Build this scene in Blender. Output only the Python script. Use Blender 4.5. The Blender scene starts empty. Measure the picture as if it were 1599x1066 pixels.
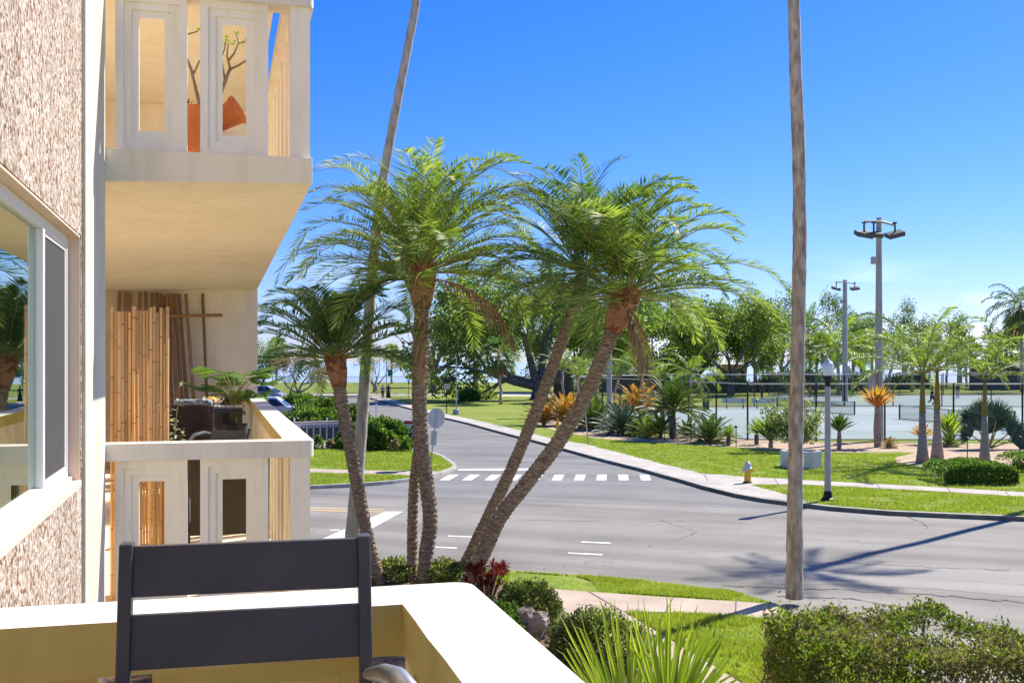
import bpy, math, random
import numpy as np
from mathutils import Vector, Matrix, noise as mnoise
from mathutils.geometry import tessellate_polygon
SC = bpy.context.scene
COL = SC.collection
R = math.radians
# ------------------------------------------------------------------ camera, sky, sun, exposure
F, CX, HY, H = 1650.0, 800.0, 565.0, 4.5
cam_d = bpy.data.cameras.new("camera")
cam = bpy.data.objects.new("camera", cam_d); COL.objects.link(cam)
cam.location = (0, 0, H); cam.rotation_euler = (R(90), 0, 0)
cam_d.sensor_width = 36; cam_d.lens = 36 * F / 1599
cam_d.shift_y = (HY - 533) / 1599; cam_d.clip_start = 0.05; cam_d.clip_end = 40000
SC.camera = cam
SUN_EL = 44.0; SDX, SDY = 0.727, 0.686
world = bpy.data.worlds.new("World"); SC.world = world; world.use_nodes = True
wn = world.node_tree; wn.nodes.clear()
wo = wn.nodes.new('ShaderNodeOutputWorld'); wb = wn.nodes.new('ShaderNodeBackground')
sky = wn.nodes.new('ShaderNodeTexSky'); sky.sky_type = 'NISHITA'; sky.sun_disc = False
sky.sun_elevation = R(SUN_EL); sky.sun_rotation = math.atan2(SDX, SDY)
sky.altitude = 0; sky.air_density = 1.0; sky.dust_density = 0.25; sky.ozone_density = 3.5
hs = wn.nodes.new('ShaderNodeHueSaturation'); hs.inputs['Saturation'].default_value = 1.2; hs.inputs['Value'].default_value = 1.0
tn = wn.nodes.new('ShaderNodeMixRGB'); tn.blend_type = 'MULTIPLY'; tn.inputs[0].default_value = 1; tn.inputs[2].default_value = (.53, .575, .88, 1)
wn.links.new(sky.outputs[0], tn.inputs[1]); wn.links.new(tn.outputs[0], hs.inputs['Color'])
# a few thin white clouds low over the water
tc = wn.nodes.new('ShaderNodeTexCoord'); mp = wn.nodes.new('ShaderNodeMapping'); mp.inputs['Scale'].default_value = (1, 1, 4.5)
nz = wn.nodes.new('ShaderNodeTexNoise'); nz.inputs['Scale'].default_value = 5.5; nz.inputs['Detail'].default_value = 8
cr = wn.nodes.new('ShaderNodeValToRGB'); cr.color_ramp.elements[0].position = 0.52; cr.color_ramp.elements[1].position = 0.72
sx = wn.nodes.new('ShaderNodeSeparateXYZ'); zr = wn.nodes.new('ShaderNodeValToRGB')
zr.color_ramp.elements[0].position = 0.015; zr.color_ramp.elements[0].color = (.75, .75, .75, 1)
zr.color_ramp.elements[1].position = 0.10; zr.color_ramp.elements[1].color = (0, 0, 0, 1)
mm = wn.nodes.new('ShaderNodeMath'); mm.operation = 'MULTIPLY'
mx = wn.nodes.new('ShaderNodeMixRGB'); mx.inputs[2].default_value = (8.6, 9.0, 9.6, 1)
L = wn.links.new
L(tc.outputs['Generated'], mp.inputs[0]); L(mp.outputs[0], nz.inputs['Vector']); L(nz.outputs[0], cr.inputs[0])
L(tc.outputs['Generated'], sx.inputs[0]); L(sx.outputs[2], zr.inputs[0]); L(cr.outputs[0], mm.inputs[0]); L(zr.outputs[0], mm.inputs[1])
L(mm.outputs[0], mx.inputs[0]); L(hs.outputs[0], mx.inputs[1]); L(mx.outputs[0], wb.inputs[0]); L(wb.outputs[0], wo.inputs[0])
wb.inputs[1].default_value = 0.079
sun_d = bpy.data.lights.new("sun", 'SUN'); sun = bpy.data.objects.new("sun", sun_d); COL.objects.link(sun)
sun_d.energy = 3.15; sun_d.angle = R(0.5); sun_d.color = (1, .95, .86)
_c = math.cos(R(SUN_EL)); sv = Vector((SDX * _c, SDY * _c, math.sin(R(SUN_EL))))
sun.rotation_euler = sv.to_track_quat('Z', 'Y').to_euler(); sun.location = (20, 20, 30)
SC.view_settings.view_transform = 'Standard'; SC.view_settings.look = 'None'
SC.view_settings.exposure = 1.4; SC.view_settings.gamma = 1
SC.cycles.max_bounces = 9; SC.cycles.diffuse_bounces = 6; SC.cycles.transparent_max_bounces = 16
# ------------------------------------------------------------------ helpers
def W(px, py, Y): return Vector(((px - CX) / F * Y, Y, H - (py - HY) / F * Y))
def G(px, py, z=0.0):
    Y = F * (H - z) / (py - HY); return ((px - CX) / F * Y, Y)
RND = random.Random(7)
def U(a, b): return RND.uniform(a, b)
class MB:
    def __init__(s): s.v = []; s.f = []; s.m = []
    def add(s, vs, fs, m=0):
        n = len(s.v); s.v.extend(vs); s.f.extend([tuple(i + n for i in f) for f in fs]); s.m.extend([m] * len(fs))
    def box(s, x0, x1, y0, y1, z0, z1, m=0, M=None):
        vs = [(x, y, z) for z in (z0, z1) for y in (y0, y1) for x in (x0, x1)]
        if M is not None: vs = [tuple(M @ Vector(v)) for v in vs]
        s.add(vs, [(0, 2, 3, 1), (4, 5, 7, 6), (0, 1, 5, 4), (2, 6, 7, 3), (0, 4, 6, 2), (1, 3, 7, 5)], m)
    def tube(s, pts, rad, n=8, m=0, cap=True, rough=0.0, seed=0):
        pts = [Vector(p) for p in pts]; vs = []
        ref = Vector((0.31, 0.95, 0.05)) if abs((pts[-1] - pts[0]).normalized().dot(Vector((0.31, .95, .05)).normalized())) < .9 else Vector((1, 0, 0))
        for i, p in enumerate(pts):
            d = (pts[min(i + 1, len(pts) - 1)] - pts[max(i - 1, 0)])
            d = d.normalized() if d.length > 1e-9 else Vector((0, 0, 1))
            a = d.cross(ref).normalized(); b = d.cross(a).normalized()
            for k in range(n):
                t = 2 * math.pi * k / n; r = rad[i]
                if rough: r *= 1 + rough * mnoise.noise(Vector((math.cos(t) * 2.3 + seed, math.sin(t) * 2.3, i * .55)))
                vs.append(tuple(p + a * (math.cos(t) * r) + b * (math.sin(t) * r)))
        fs = []
        for i in range(len(pts) - 1):
            for k in range(n):
                k2 = (k + 1) % n; fs.append((i * n + k, i * n + k2, (i + 1) * n + k2, (i + 1) * n + k))
        if cap:
            fs.append(tuple(range(n - 1, -1, -1))); q = (len(pts) - 1) * n; fs.append(tuple(q + k for k in range(n)))
        s.add(vs, fs, m)
    def cyl(s, c, r0, r1, h, n=16, m=0): s.tube([(c[0], c[1], c[2]), (c[0], c[1], c[2] + h)], [r0, r1], n, m)
    def lathe(s, prof, n=16, c=(0, 0, 0), m=0):
        vs = []; fs = []
        for r, z in prof:
            for k in range(n):
                t = 2 * math.pi * k / n; vs.append((c[0] + r * math.cos(t), c[1] + r * math.sin(t), c[2] + z))
        for i in range(len(prof) - 1):
            for k in range(n):
                k2 = (k + 1) % n; fs.append((i * n + k, i * n + k2, (i + 1) * n + k2, (i + 1) * n + k))
        fs.append(tuple(range(n - 1, -1, -1))); q = (len(prof) - 1) * n; fs.append(tuple(q + k for k in range(n)))
        s.add(vs, fs, m)
    def build(s, name, mats, parent=None, smooth=False, bevel=0, loc=None, rotz=None):
        me = bpy.data.meshes.new(name); me.from_pydata([tuple(v) for v in s.v], [], s.f)
        if not isinstance(mats, (list, tuple)): mats = [mats]
        for m in mats: me.materials.append(m)
        if len(mats) > 1: me.polygons.foreach_set('material_index', s.m)
        if smooth: me.polygons.foreach_set('use_smooth', [True] * len(me.polygons))
        me.update(); o = bpy.data.objects.new(name, me); COL.objects.link(o)
        if parent is not None: o.parent = parent
        if loc is not None: o.location = loc
        if rotz is not None: o.rotation_euler = (0, 0, rotz)
        if bevel:
            b = o.modifiers.new('bevel', 'BEVEL'); b.width = bevel; b.segments = 2; b.limit_method = 'ANGLE'
        return o
def tag(o, label=None, cat=None, group=None, kind=None):
    if label: o['label'] = label
    if cat: o['category'] = cat
    if group: o['group'] = group
    if kind: o['kind'] = kind
    return o
def thing(name, label, cat, loc=(0, 0, 0), rotz=0, group=None):
    o = bpy.data.objects.new(name, None); COL.objects.link(o); o.location = loc; o.rotation_euler = (0, 0, rotz)
    o.empty_display_size = .2
    return tag(o, label, cat, group)
def copy_tree(o, parent=None):
    c = o.copy(); COL.objects.link(c)
    if parent is not None: c.parent = parent
    for ch in list(o.children): copy_tree(ch, c)
    return c
# ------------------------------------------------------------------ materials
def mat(name, c1, c2=None, scale=6, rough=.8, bump=0, bscale=None, detail=6, metal=0, stops=(.35, .65), spec=.3, stretch=None, c3=None, s3=None, island=0, trans=0, dirt=0, objr=0):
    m = bpy.data.materials.new(name); m.use_nodes = True; nt = m.node_tree; N = nt.nodes; K = nt.links.new
    b = N['Principled BSDF']; b.inputs['Roughness'].default_value = rough; b.inputs['Metallic'].default_value = metal
    b.inputs['Specular IOR Level'].default_value = spec
    out = N['Material Output']
    co = N.new('ShaderNodeTexCoord'); vec = co.outputs['Object']
    if stretch:
        mpn = N.new('ShaderNodeMapping'); mpn.inputs['Scale'].default_value = stretch; K(vec, mpn.inputs[0]); vec = mpn.outputs[0]
    col = None
    if c2 is None: b.inputs['Base Color'].default_value = (*c1, 1)
    else:
        n = N.new('ShaderNodeTexNoise'); n.inputs['Scale'].default_value = scale; n.inputs['Detail'].default_value = detail; K(vec, n.inputs['Vector'])
        fac = n.outputs[0]
        if island:
            g = N.new('ShaderNodeNewGeometry'); ma = N.new('ShaderNodeMath'); ma.operation = 'MULTIPLY_ADD'
            ma.inputs[1].default_value = island; K(g.outputs['Random Per Island'], ma.inputs[0])
            mb_ = N.new('ShaderNodeMath'); mb_.operation = 'MULTIPLY'; mb_.inputs[1].default_value = 1 - island; K(fac, mb_.inputs[0]); K(mb_.outputs[0], ma.inputs[2]); fac = ma.outputs[0]
        r = N.new('ShaderNodeValToRGB'); e = r.color_ramp.elements
        e[0].position = stops[0]; e[0].color = (*c1, 1); e[1].position = stops[1]; e[1].color = (*c2, 1)
        if c3: x = e.new(s3 or .9); x.color = (*c3, 1)
        K(fac, r.inputs[0]); col = r.outputs[0]; K(col, b.inputs['Base Color'])
    if dirt and col:
        md = N.new('ShaderNodeMapping'); md.inputs['Scale'].default_value = (5, 5, .7); K(co.outputs['Object'], md.inputs[0])
        nd = N.new('ShaderNodeTexNoise'); nd.inputs['Scale'].default_value = 1.6; nd.inputs['Detail'].default_value = 9; nd.inputs['Roughness'].default_value = .7; K(md.outputs[0], nd.inputs['Vector'])
        rd = N.new('ShaderNodeValToRGB'); rd.color_ramp.elements[0].position = .34; rd.color_ramp.elements[0].color = (.62, .56, .46, 1); rd.color_ramp.elements[1].position = .52; rd.color_ramp.elements[1].color = (1, 1, 1, 1); K(nd.outputs[0], rd.inputs[0])
        mdx = N.new('ShaderNodeMixRGB'); mdx.blend_type = 'MULTIPLY'; mdx.inputs[0].default_value = dirt; K(col, mdx.inputs[1]); K(rd.outputs[0], mdx.inputs[2]); col = mdx.outputs[0]; K(col, b.inputs['Base Color'])
    if objr and col:
        oi = N.new('ShaderNodeObjectInfo'); hv = N.new('ShaderNodeHueSaturation'); ml_ = N.new('ShaderNodeMapRange'); ml_.inputs['To Min'].default_value = 1 - objr; ml_.inputs['To Max'].default_value = 1 + objr; K(oi.outputs['Random'], ml_.inputs['Value']); K(ml_.outputs[0], hv.inputs['Value']); K(col, hv.inputs['Color']); col = hv.outputs[0]; K(col, b.inputs['Base Color'])
    if bump:
        n2 = N.new('ShaderNodeTexNoise'); n2.inputs['Scale'].default_value = bscale or scale * 4; n2.inputs['Detail'].default_value = 5; K(vec, n2.inputs['Vector'])
        bp = N.new('ShaderNodeBump'); bp.inputs['Strength'].default_value = bump; bp.inputs['Distance'].default_value = .02; K(n2.outputs[0], bp.inputs['Height']); K(bp.outputs[0], b.inputs['Normal'])
    if trans:
        t = N.new('ShaderNodeBsdfTranslucent'); mxs = N.new('ShaderNodeMixShader'); mxs.inputs[0].default_value = trans
        if col: 
            gm = N.new('ShaderNodeMixRGB'); gm.blend_type = 'MULTIPLY'; gm.inputs[0].default_value = 1; gm.inputs[2].default_value = (1.5, 1.6, .7, 1); K(col, gm.inputs[1]); K(gm.outputs[0], t.inputs[0])
        else: t.inputs[0].default_value = (*c1, 1)
        K(b.outputs[0], mxs.inputs[1]); K(t.outputs[0], mxs.inputs[2]); K(mxs.outputs[0], out.inputs[0])
    return m
def leafmat(name, c1, c2, c3=None, trans=.38, rough=.5, s3=.92, spec=.25):
    return mat(name, c1, c2, scale=1.2, rough=rough, island=.6, stops=(.25, .72), c3=c3, s3=s3, trans=trans, spec=spec)
M = {}
M['cream'] = mat('cream_paint', (.57, .52, .43), (.66, .61, .50), 2.2, .75, .12, 60, dirt=0.35)
M['white'] = mat('white_rail_paint', (.76, .685, .58), (.83, .765, .665), 1.6, .6, .14, 50, c3=(.80, .75, .66), s3=.8, dirt=0.22)
M['panelw'] = mat('panel_paint', (.89, .80, .67), (.92, .84, .72), 2, .65, .08, 40, dirt=0.25)
M['tan'] = mat('tan_paint', (.86, .735, .535), (.90, .785, .60), 2.0, .8, .15, 40, dirt=0.22)
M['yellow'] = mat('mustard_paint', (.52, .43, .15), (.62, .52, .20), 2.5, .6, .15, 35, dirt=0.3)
M['peach'] = mat('peach_reveal_paint', (.74, .55, .40), (.78, .60, .45), 3, .8, .1)
M['vinyl'] = mat('white_vinyl', (.80, .77, .73), None, rough=.35, spec=.5)
M['slate'] = mat('slate_metal', (.058, .058, .064), (.072, .072, .079), 8, .45, .04, 200, spec=.35)
M['silver'] = mat('silver_metal', (.5, .5, .5), None, rough=.35, metal=.8)
M['dark'] = mat('black_metal', (.015, .016, .018), None, rough=.5)
M['concrete'] = mat('concrete', (.40, .355, .30), (.53, .48, .41), 1.3, .9, .25, 60)
M['concrete_pink'] = mat('warm_concrete', (.41, .32, .25), (.52, .42, .34), 1.1, .9, .25, 60)
M['kerb'] = mat('kerb_concrete', (.33, .31, .28), (.50, .47, .42), 2.5, .9, .3, 40)
M['bamboo'] = mat('bamboo', (.50, .27, .10), (.78, .50, .23), 3.0, .4, .12, 30, stretch=(6, 6, .8), island=.5, spec=.5, objr=.45)
M['bamboo_dark'] = mat('aged_bamboo', (.20, .10, .045), (.34, .19, .09), 3.0, .5, .12, 30, stretch=(6, 6, .8), island=.5, objr=.32)
M['node'] = mat('bamboo_node', (.40, .23, .11), None, rough=.6)
M['terra'] = mat('terracotta', (.58, .18, .06), (.66, .24, .09), 4, .8, .1, 40)
M['wicker'] = mat('brown_wicker', (.05, .035, .03), (.12, .085, .07), 60, .6, .6, 90)
M['paleconc'] = mat('pale_planter', (.66, .59, .51), (.76, .70, .62), 2, .85, .1)
M['pole'] = mat('concrete_pole', (.38, .345, .305), (.46, .425, .38), 2, .8, .1, stretch=(1, 1, .2))
M['steel'] = mat('galvanised_steel', (.40, .365, .325), (.48, .445, .40), 3, .6, metal=.0)
M['paint'] = mat('road_paint', (.72, .72, .70), (.84, .84, .82), 14, .8, stops=(.3, .45))
M['paint_old'] = mat('worn_road_paint', (.56, .53, .48), (.74, .72, .66), 9, .8, stops=(.4, .6))
M['yline'] = mat('yellow_road_paint', (.62, .40, .16), (.56, .44, .30), 9, .8)
M['barkoak'] = mat('oak_bark', (.085, .075, .065), (.19, .17, .15), 5, .95, .8, 20, stretch=(1, 1, .4))
M['barkpale'] = mat('pale_bark', (.22, .19, .16), (.34, .31, .27), 5, .95, .6, 20, stretch=(1, 1, .4))
M['palmbark'] = mat('ringed_palm_bark', (.22, .155, .10), (.52, .41, .29), 9, .95, .9, 26, stretch=(1.2, 1.2, 4.5), c3=(.62, .53, .42), s3=.8)
M['boot'] = mat('palm_leaf_bases', (.26, .105, .05), (.56, .28, .14), 8, .9, .6, 30, island=.55)
M['graytrunk'] = mat('grey_palm_trunk', (.30, .235, .175), (.60, .50, .39), 7, .95, 1, 22, stretch=(1.6, 1.6, .55), c3=(.66, .57, .46), s3=.8)
M['paletrunk'] = mat('pale_palm_trunk', (.34, .29, .24), (.52, .46, .40), 6, .95, 1, 22, stretch=(1.6, 1.6, .55))
M['royal'] = mat('royal_trunk', (.25, .20, .17), (.38, .32, .28), 4, .9, .4, 12, stretch=(1, 1, 5))
M['shaft'] = mat('green_crownshaft', (.20, .19, .05), (.30, .17, .06), 1.3, .6)
M['rachis'] = mat('palm_rib', (.28, .27, .07), (.36, .30, .09), 3, .55)
M['frond'] = leafmat('date_palm_leaf', (0.097, 0.163, 0.042), (0.293, 0.383, 0.090), (0.586, 0.563, 0.131))
M['frondb'] = leafmat('date_palm_leaf_dark', (0.056, 0.122, 0.044), (0.156, 0.244, 0.081), (0.310, 0.365, 0.098))
M['frondy'] = leafmat('yellow_green_leaf', (0.121, 0.220, 0.022), (0.308, 0.396, 0.044), (0.506, 0.506, 0.066))
M['frondo'] = leafmat('orange_leaf', (.46, .15, .05), (.52, .36, .07), (.30, .34, .06))
M['frondd'] = leafmat('dead_frond', (.24, .13, .055), (.46, .30, .16), (.55, .42, .26), trans=.2)
M['cycad'] = leafmat('cycad_leaf', (0.047, 0.101, 0.020), (0.149, 0.216, 0.041), (0.297, 0.324, 0.081), trans=.2)
M['bluegreen'] = leafmat('blue_green_leaf', (0.030, 0.072, 0.054), (0.096, 0.156, 0.114), (0.180, 0.240, 0.168), trans=.15)
M['oakleaf'] = leafmat('oak_leaf', (0.103, 0.162, 0.041), (0.277, 0.361, 0.087), (0.524, 0.524, 0.142))
M['oaklight'] = leafmat('light_tree_leaf', (0.084, 0.144, 0.024), (0.204, 0.264, 0.060), (0.336, 0.336, 0.108))
M['tanleaf'] = leafmat('pinkish_blossom', (.22, .17, .10), (.42, .33, .22), (.24, .26, .10))
M['bush'] = leafmat('bush_leaf', (0.059, 0.116, 0.029), (0.166, 0.271, 0.049), (0.389, 0.447, 0.098))
M['bushlight'] = leafmat('bright_bush_leaf', (.06, .11, .02), (.15, .21, .035), (.34, .36, .05))
M['ixora'] = leafmat('variegated_bush_leaf', (.06, .095, .03), (.24, .28, .09), (.58, .56, .32), s3=.80)
M['hedge'] = leafmat('hedge_leaf', (0.061, 0.100, 0.020), (0.221, 0.283, 0.041), (0.545, 0.550, 0.083))
M['hedgebrown'] = leafmat('faded_hedge_leaf', (0.130, 0.117, 0.052), (0.286, 0.247, 0.130), (0.390, 0.312, 0.208))
M['twig'] = mat('twig', (.16, .11, .08), (.26, .19, .14), 8, .9)
M['redleaf'] = leafmat('dark_red_leaf', (0.098, 0.011, 0.014), (0.266, 0.025, 0.028), (0.420, 0.070, 0.056), trans=.25)
M['palmetto'] = leafmat('cabbage_palm_leaf', (0.170, 0.252, 0.024), (0.368, 0.462, 0.048), (0.595, 0.644, 0.161), trans=.4)
M['grassblade'] = leafmat('grass_blade', (.26, .34, .045), (.46, .50, .08), (.62, .56, .28), trans=.3) #(0.144, 0.207, 0.017), (0.287, 0.345, 0.034), (0.489, 0.391, 0.138), trans=.3)
M['glassdark'] = mat('dark_glass', (.02, .03, .04), None, rough=.05, spec=.8)
M['rubber'] = mat('tyre_rubber', (.02, .02, .02), None, rough=.9)
M['skin'] = mat('skin', (.42, .26, .18), None, rough=.6)
M['hairm'] = mat('dark_hair', (.03, .02, .015), None, rough=.7)
def flat(name, c, rough=.7, metal=0): return mat(name, c, None, rough=rough, metal=metal)
# pebble-dash stucco
def stucco():
    m = bpy.data.materials.new('pebble_dash'); m.use_nodes = True; nt = m.node_tree; N = nt.nodes; K = nt.links.new
    b = N['Principled BSDF']; b.inputs['Roughness'].default_value = .85
    co = N.new('ShaderNodeTexCoord'); nd = N.new('ShaderNodeTexNoise'); nd.inputs['Scale'].default_value = 90; nd.inputs['Detail'].default_value = 3; K(co.outputs['Object'], nd.inputs['Vector'])
    md = N.new('ShaderNodeMixRGB'); md.blend_type = 'LINEAR_LIGHT'; md.inputs[0].default_value = .012; K(co.outputs['Object'], md.inputs[1]); K(nd.outputs['Color'], md.inputs[2])
    def vor(sc, stops):
        v = N.new('ShaderNodeTexVoronoi'); v.inputs['Scale'].default_value = sc; K(md.outputs[0], v.inputs['Vector']); sp = N.new('ShaderNodeSeparateColor'); K(v.outputs['Color'], sp.inputs[0])
        r = N.new('ShaderNodeValToRGB'); r.color_ramp.interpolation = 'CONSTANT'; e = r.color_ramp.elements; e[0].position = 0; e[0].color = (*stops[0][1], 1); e[1].position = stops[1][0]; e[1].color = (*stops[1][1], 1)
        for p_, c_ in stops[2:]: x = e.new(p_); x.color = (*c_, 1)
        K(sp.outputs[0], r.inputs[0]); return v, r
    v1, r1 = vor(54, ((0, (.20, .10, .05)), (.16, (.38, .25, .16)), (.34, (.50, .40, .31)), (.56, (.60, .53, .45)), (.82, (.66, .60, .53))))
    v2, r2 = vor(120, ((0, (.45, .34, .25)), (.14, (.80, .74, .68)), (.40, (1, 1, 1))))
    mu = N.new('ShaderNodeMixRGB'); mu.blend_type = 'MULTIPLY'; mu.inputs[0].default_value = .8; K(r1.outputs[0], mu.inputs[1]); K(r2.outputs[0], mu.inputs[2])
    mg = N.new('ShaderNodeMapping'); mg.inputs['Scale'].default_value = (3, 3, .25); K(co.outputs['Object'], mg.inputs[0]); ns = N.new('ShaderNodeTexNoise'); ns.inputs['Scale'].default_value = 2.2; ns.inputs['Detail'].default_value = 5; K(mg.outputs[0], ns.inputs['Vector'])
    rs = N.new('ShaderNodeValToRGB'); rs.color_ramp.elements[0].position = .35; rs.color_ramp.elements[0].color = (.74, .72, .69, 1); rs.color_ramp.elements[1].position = .6; rs.color_ramp.elements[1].color = (1, 1, 1, 1); K(ns.outputs[0], rs.inputs[0])
    m3_ = N.new('ShaderNodeMixRGB'); m3_.blend_type = 'MULTIPLY'; m3_.inputs[0].default_value = .9; K(mu.outputs[0], m3_.inputs[1]); K(rs.outputs[0], m3_.inputs[2]); K(m3_.outputs[0], b.inputs['Base Color'])
    bp = N.new('ShaderNodeBump'); bp.invert = True; bp.inputs['Strength'].default_value = .8; bp.inputs['Distance'].default_value = .006; K(v1.outputs['Distance'], bp.inputs['Height']); K(bp.outputs[0], b.inputs['Normal'])
    return m
M['stucco'] = stucco()
def asphalt(name, c1, c2, crack=True, cs=.28):
    m = bpy.data.materials.new(name); m.use_nodes = True; nt = m.node_tree; N = nt.nodes; K = nt.links.new
    b = N['Principled BSDF']; b.inputs['Roughness'].default_value = .92
    co = N.new('ShaderNodeTexCoord')
    n1 = N.new('ShaderNodeTexNoise'); n1.inputs['Scale'].default_value = .35; n1.inputs['Detail'].default_value = 6; K(co.outputs['Object'], n1.inputs['Vector'])
    n2 = N.new('ShaderNodeTexNoise'); n2.inputs['Scale'].default_value = 38; n2.inputs['Detail'].default_value = 4; K(co.outputs['Object'], n2.inputs['Vector'])
    r = N.new('ShaderNodeValToRGB'); e = r.color_ramp.elements; e[0].position = .35; e[0].color = (*c1, 1); e[1].position = .68; e[1].color = (*c2, 1); K(n1.outputs[0], r.inputs[0])
    r2 = N.new('ShaderNodeValToRGB'); r2.color_ramp.elements[0].position = .36; r2.color_ramp.elements[0].color = (.62, .62, .62, 1); r2.color_ramp.elements[1].position = .66; r2.color_ramp.elements[1].color = (1.0, 1.0, 1.0, 1); K(n2.outputs[0], r2.inputs[0])
    mx1 = N.new('ShaderNodeMixRGB'); mx1.blend_type = 'MULTIPLY'; mx1.inputs[0].default_value = .75; K(r.outputs[0], mx1.inputs[1]); K(r2.outputs[0], mx1.inputs[2])
    col = mx1.outputs[0]
    # tyre-worn bands along the lanes
    mpn = N.new('ShaderNodeMapping'); mpn.inputs['Rotation'].default_value = (0, 0, R(19.4)); K(co.outputs['Object'], mpn.inputs[0])
    mp2 = N.new('ShaderNodeMapping'); mp2.inputs['Scale'].default_value = (.03, .75, 1); K(mpn.outputs[0], mp2.inputs[0])
    n3 = N.new('ShaderNodeTexNoise'); n3.inputs['Scale'].default_value = 1; n3.inputs['Detail'].default_value = 4; K(mp2.outputs[0], n3.inputs['Vector'])
    r4 = N.new('ShaderNodeValToRGB'); r4.color_ramp.elements[0].position = .38; r4.color_ramp.elements[0].color = (.74, .74, .74, 1); r4.color_ramp.elements[1].position = .6; r4.color_ramp.elements[1].color = (1, 1, 1, 1); K(n3.outputs[0], r4.inputs[0])
    mx4 = N.new('ShaderNodeMixRGB'); mx4.blend_type = 'MULTIPLY'; mx4.inputs[0].default_value = 1; K(col, mx4.inputs[1]); K(r4.outputs[0], mx4.inputs[2]); col = mx4.outputs[0]
    if crack:
        nd = N.new('ShaderNodeTexNoise'); nd.inputs['Scale'].default_value = 1.1; nd.inputs['Detail'].default_value = 5; K(co.outputs['Object'], nd.inputs['Vector'])
        md = N.new('ShaderNodeMixRGB'); md.blend_type = 'LINEAR_LIGHT'; md.inputs[0].default_value = .9; K(co.outputs['Object'], md.inputs[1]); K(nd.outputs['Color'], md.inputs[2])
        v = N.new('ShaderNodeTexVoronoi'); v.feature = 'DISTANCE_TO_EDGE'; v.inputs['Scale'].default_value = cs; K(md.outputs[0], v.inputs['Vector'])
        r3 = N.new('ShaderNodeValToRGB'); r3.color_ramp.elements[0].position = 0; r3.color_ramp.elements[0].color = (.55, .54, .52, 1); r3.color_ramp.elements[1].position = .006; r3.color_ramp.elements[1].color = (1, 1, 1, 1); K(v.outputs['Distance'], r3.inputs[0])
        mk = N.new('ShaderNodeMixRGB'); mk.blend_type = 'MULTIPLY'
        r5 = N.new('ShaderNodeValToRGB'); r5.color_ramp.elements[0].position = .5; r5.color_ramp.elements[0].color = (0, 0, 0, 1); r5.color_ramp.elements[1].position = .58; K(n1.outputs[0], r5.inputs[0]); K(r5.outputs[0], mk.inputs[0])
        K(col, mk.inputs[1]); K(r3.outputs[0], mk.inputs[2]); col = mk.outputs[0]
    K(col, b.inputs['Base Color'])
    bp = N.new('ShaderNodeBump'); bp.inputs['Strength'].default_value = .5; bp.inputs['Distance'].default_value = .008; K(n2.outputs[0], bp.inputs['Height']); K(bp.outputs[0], b.inputs['Normal'])
    return m
M['road'] = asphalt('worn_asphalt', (.270, .247, .208), (.360, .331, .280))
M['street'] = asphalt('grey_asphalt', (.228, .218, .198), (.282, .270, .245), True, .15)
M['patch'] = asphalt('pale_asphalt_patch', (.31, .29, .25), (.375, .35, .31), True, .9)
M['crackm'] = mat('dark_crack', (.13, .12, .11), (.22, .205, .185), 8, .95)
def grassmat(name, c1, c2, c3, sc=.5):
    m = bpy.data.materials.new(name); m.use_nodes = True; nt = m.node_tree; N = nt.nodes; K = nt.links.new
    b = N['Principled BSDF']; b.inputs['Roughness'].default_value = .9; b.inputs['Specular IOR Level'].default_value = .15
    co = N.new('ShaderNodeTexCoord')
    n1 = N.new('ShaderNodeTexNoise'); n1.inputs['Scale'].default_value = sc; n1.inputs['Detail'].default_value = 9; n1.inputs['Roughness'].default_value = .65; K(co.outputs['Object'], n1.inputs['Vector'])
    n2 = N.new('ShaderNodeTexNoise'); n2.inputs['Scale'].default_value = 22; n2.inputs['Detail'].default_value = 6; K(co.outputs['Object'], n2.inputs['Vector'])
    r = N.new('ShaderNodeValToRGB'); e = r.color_ramp.elements; e[0].position = .36; e[0].color = (*c1, 1); e[1].position = .56; e[1].color = (*c2, 1); x = e.new(.70); x.color = (*c3, 1); K(n1.outputs[0], r.inputs[0])
    r2 = N.new('ShaderNodeValToRGB'); r2.color_ramp.elements[0].position = .33; r2.color_ramp.elements[0].color = (.42, .47, .36, 1); r2.color_ramp.elements[1].position = .62; r2.color_ramp.elements[1].color = (1, 1, 1, 1); K(n2.outputs[0], r2.inputs[0])
    mx1 = N.new('ShaderNodeMixRGB'); mx1.blend_type = 'MULTIPLY'; mx1.inputs[0].default_value = .85; K(r.outputs[0], mx1.inputs[1]); K(r2.outputs[0], mx1.inputs[2]); K(mx1.outputs[0], b.inputs['Base Color'])
    bp = N.new('ShaderNodeBump'); bp.inputs['Strength'].default_value = .9; bp.inputs['Distance'].default_value = .04; K(n2.outputs[0], bp.inputs['Height']); K(bp.outputs[0], b.inputs['Normal'])
    return m
M['lawn'] = grassmat('lawn_grass', (.19, .27, .03), (.28, .35, .045), (.42, .38, .14), .9)
M['parklawn'] = grassmat('park_grass', (.21, .27, .035), (.31, .35, .06), (.45, .40, .18), .13)
M['mulch'] = mat('bark_mulch', (.09, .055, .035), (.26, .17, .11), 16, .95, 1, 40, detail=10)
M['sandmulch'] = mat('sandy_mulch', (.36, .245, .15), (.54, .41, .275), 2.5, .95, .8, 20, detail=10)
M['baresoil'] = mat('bare_soil', (.30, .27, .17), (.46, .41, .30), 6, .95, .6, 30)
M['sand'] = mat('sand', (.55, .45, .33), (.66, .57, .45), .4, .95, .3)
M['court'] = mat('tennis_court', (.30, .36, .355), (.345, .405, .395), .15, .8)
M['courtgreen'] = mat('court_surround', (.26, .33, .295), (.30, .365, .33), .15, .8)
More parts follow.
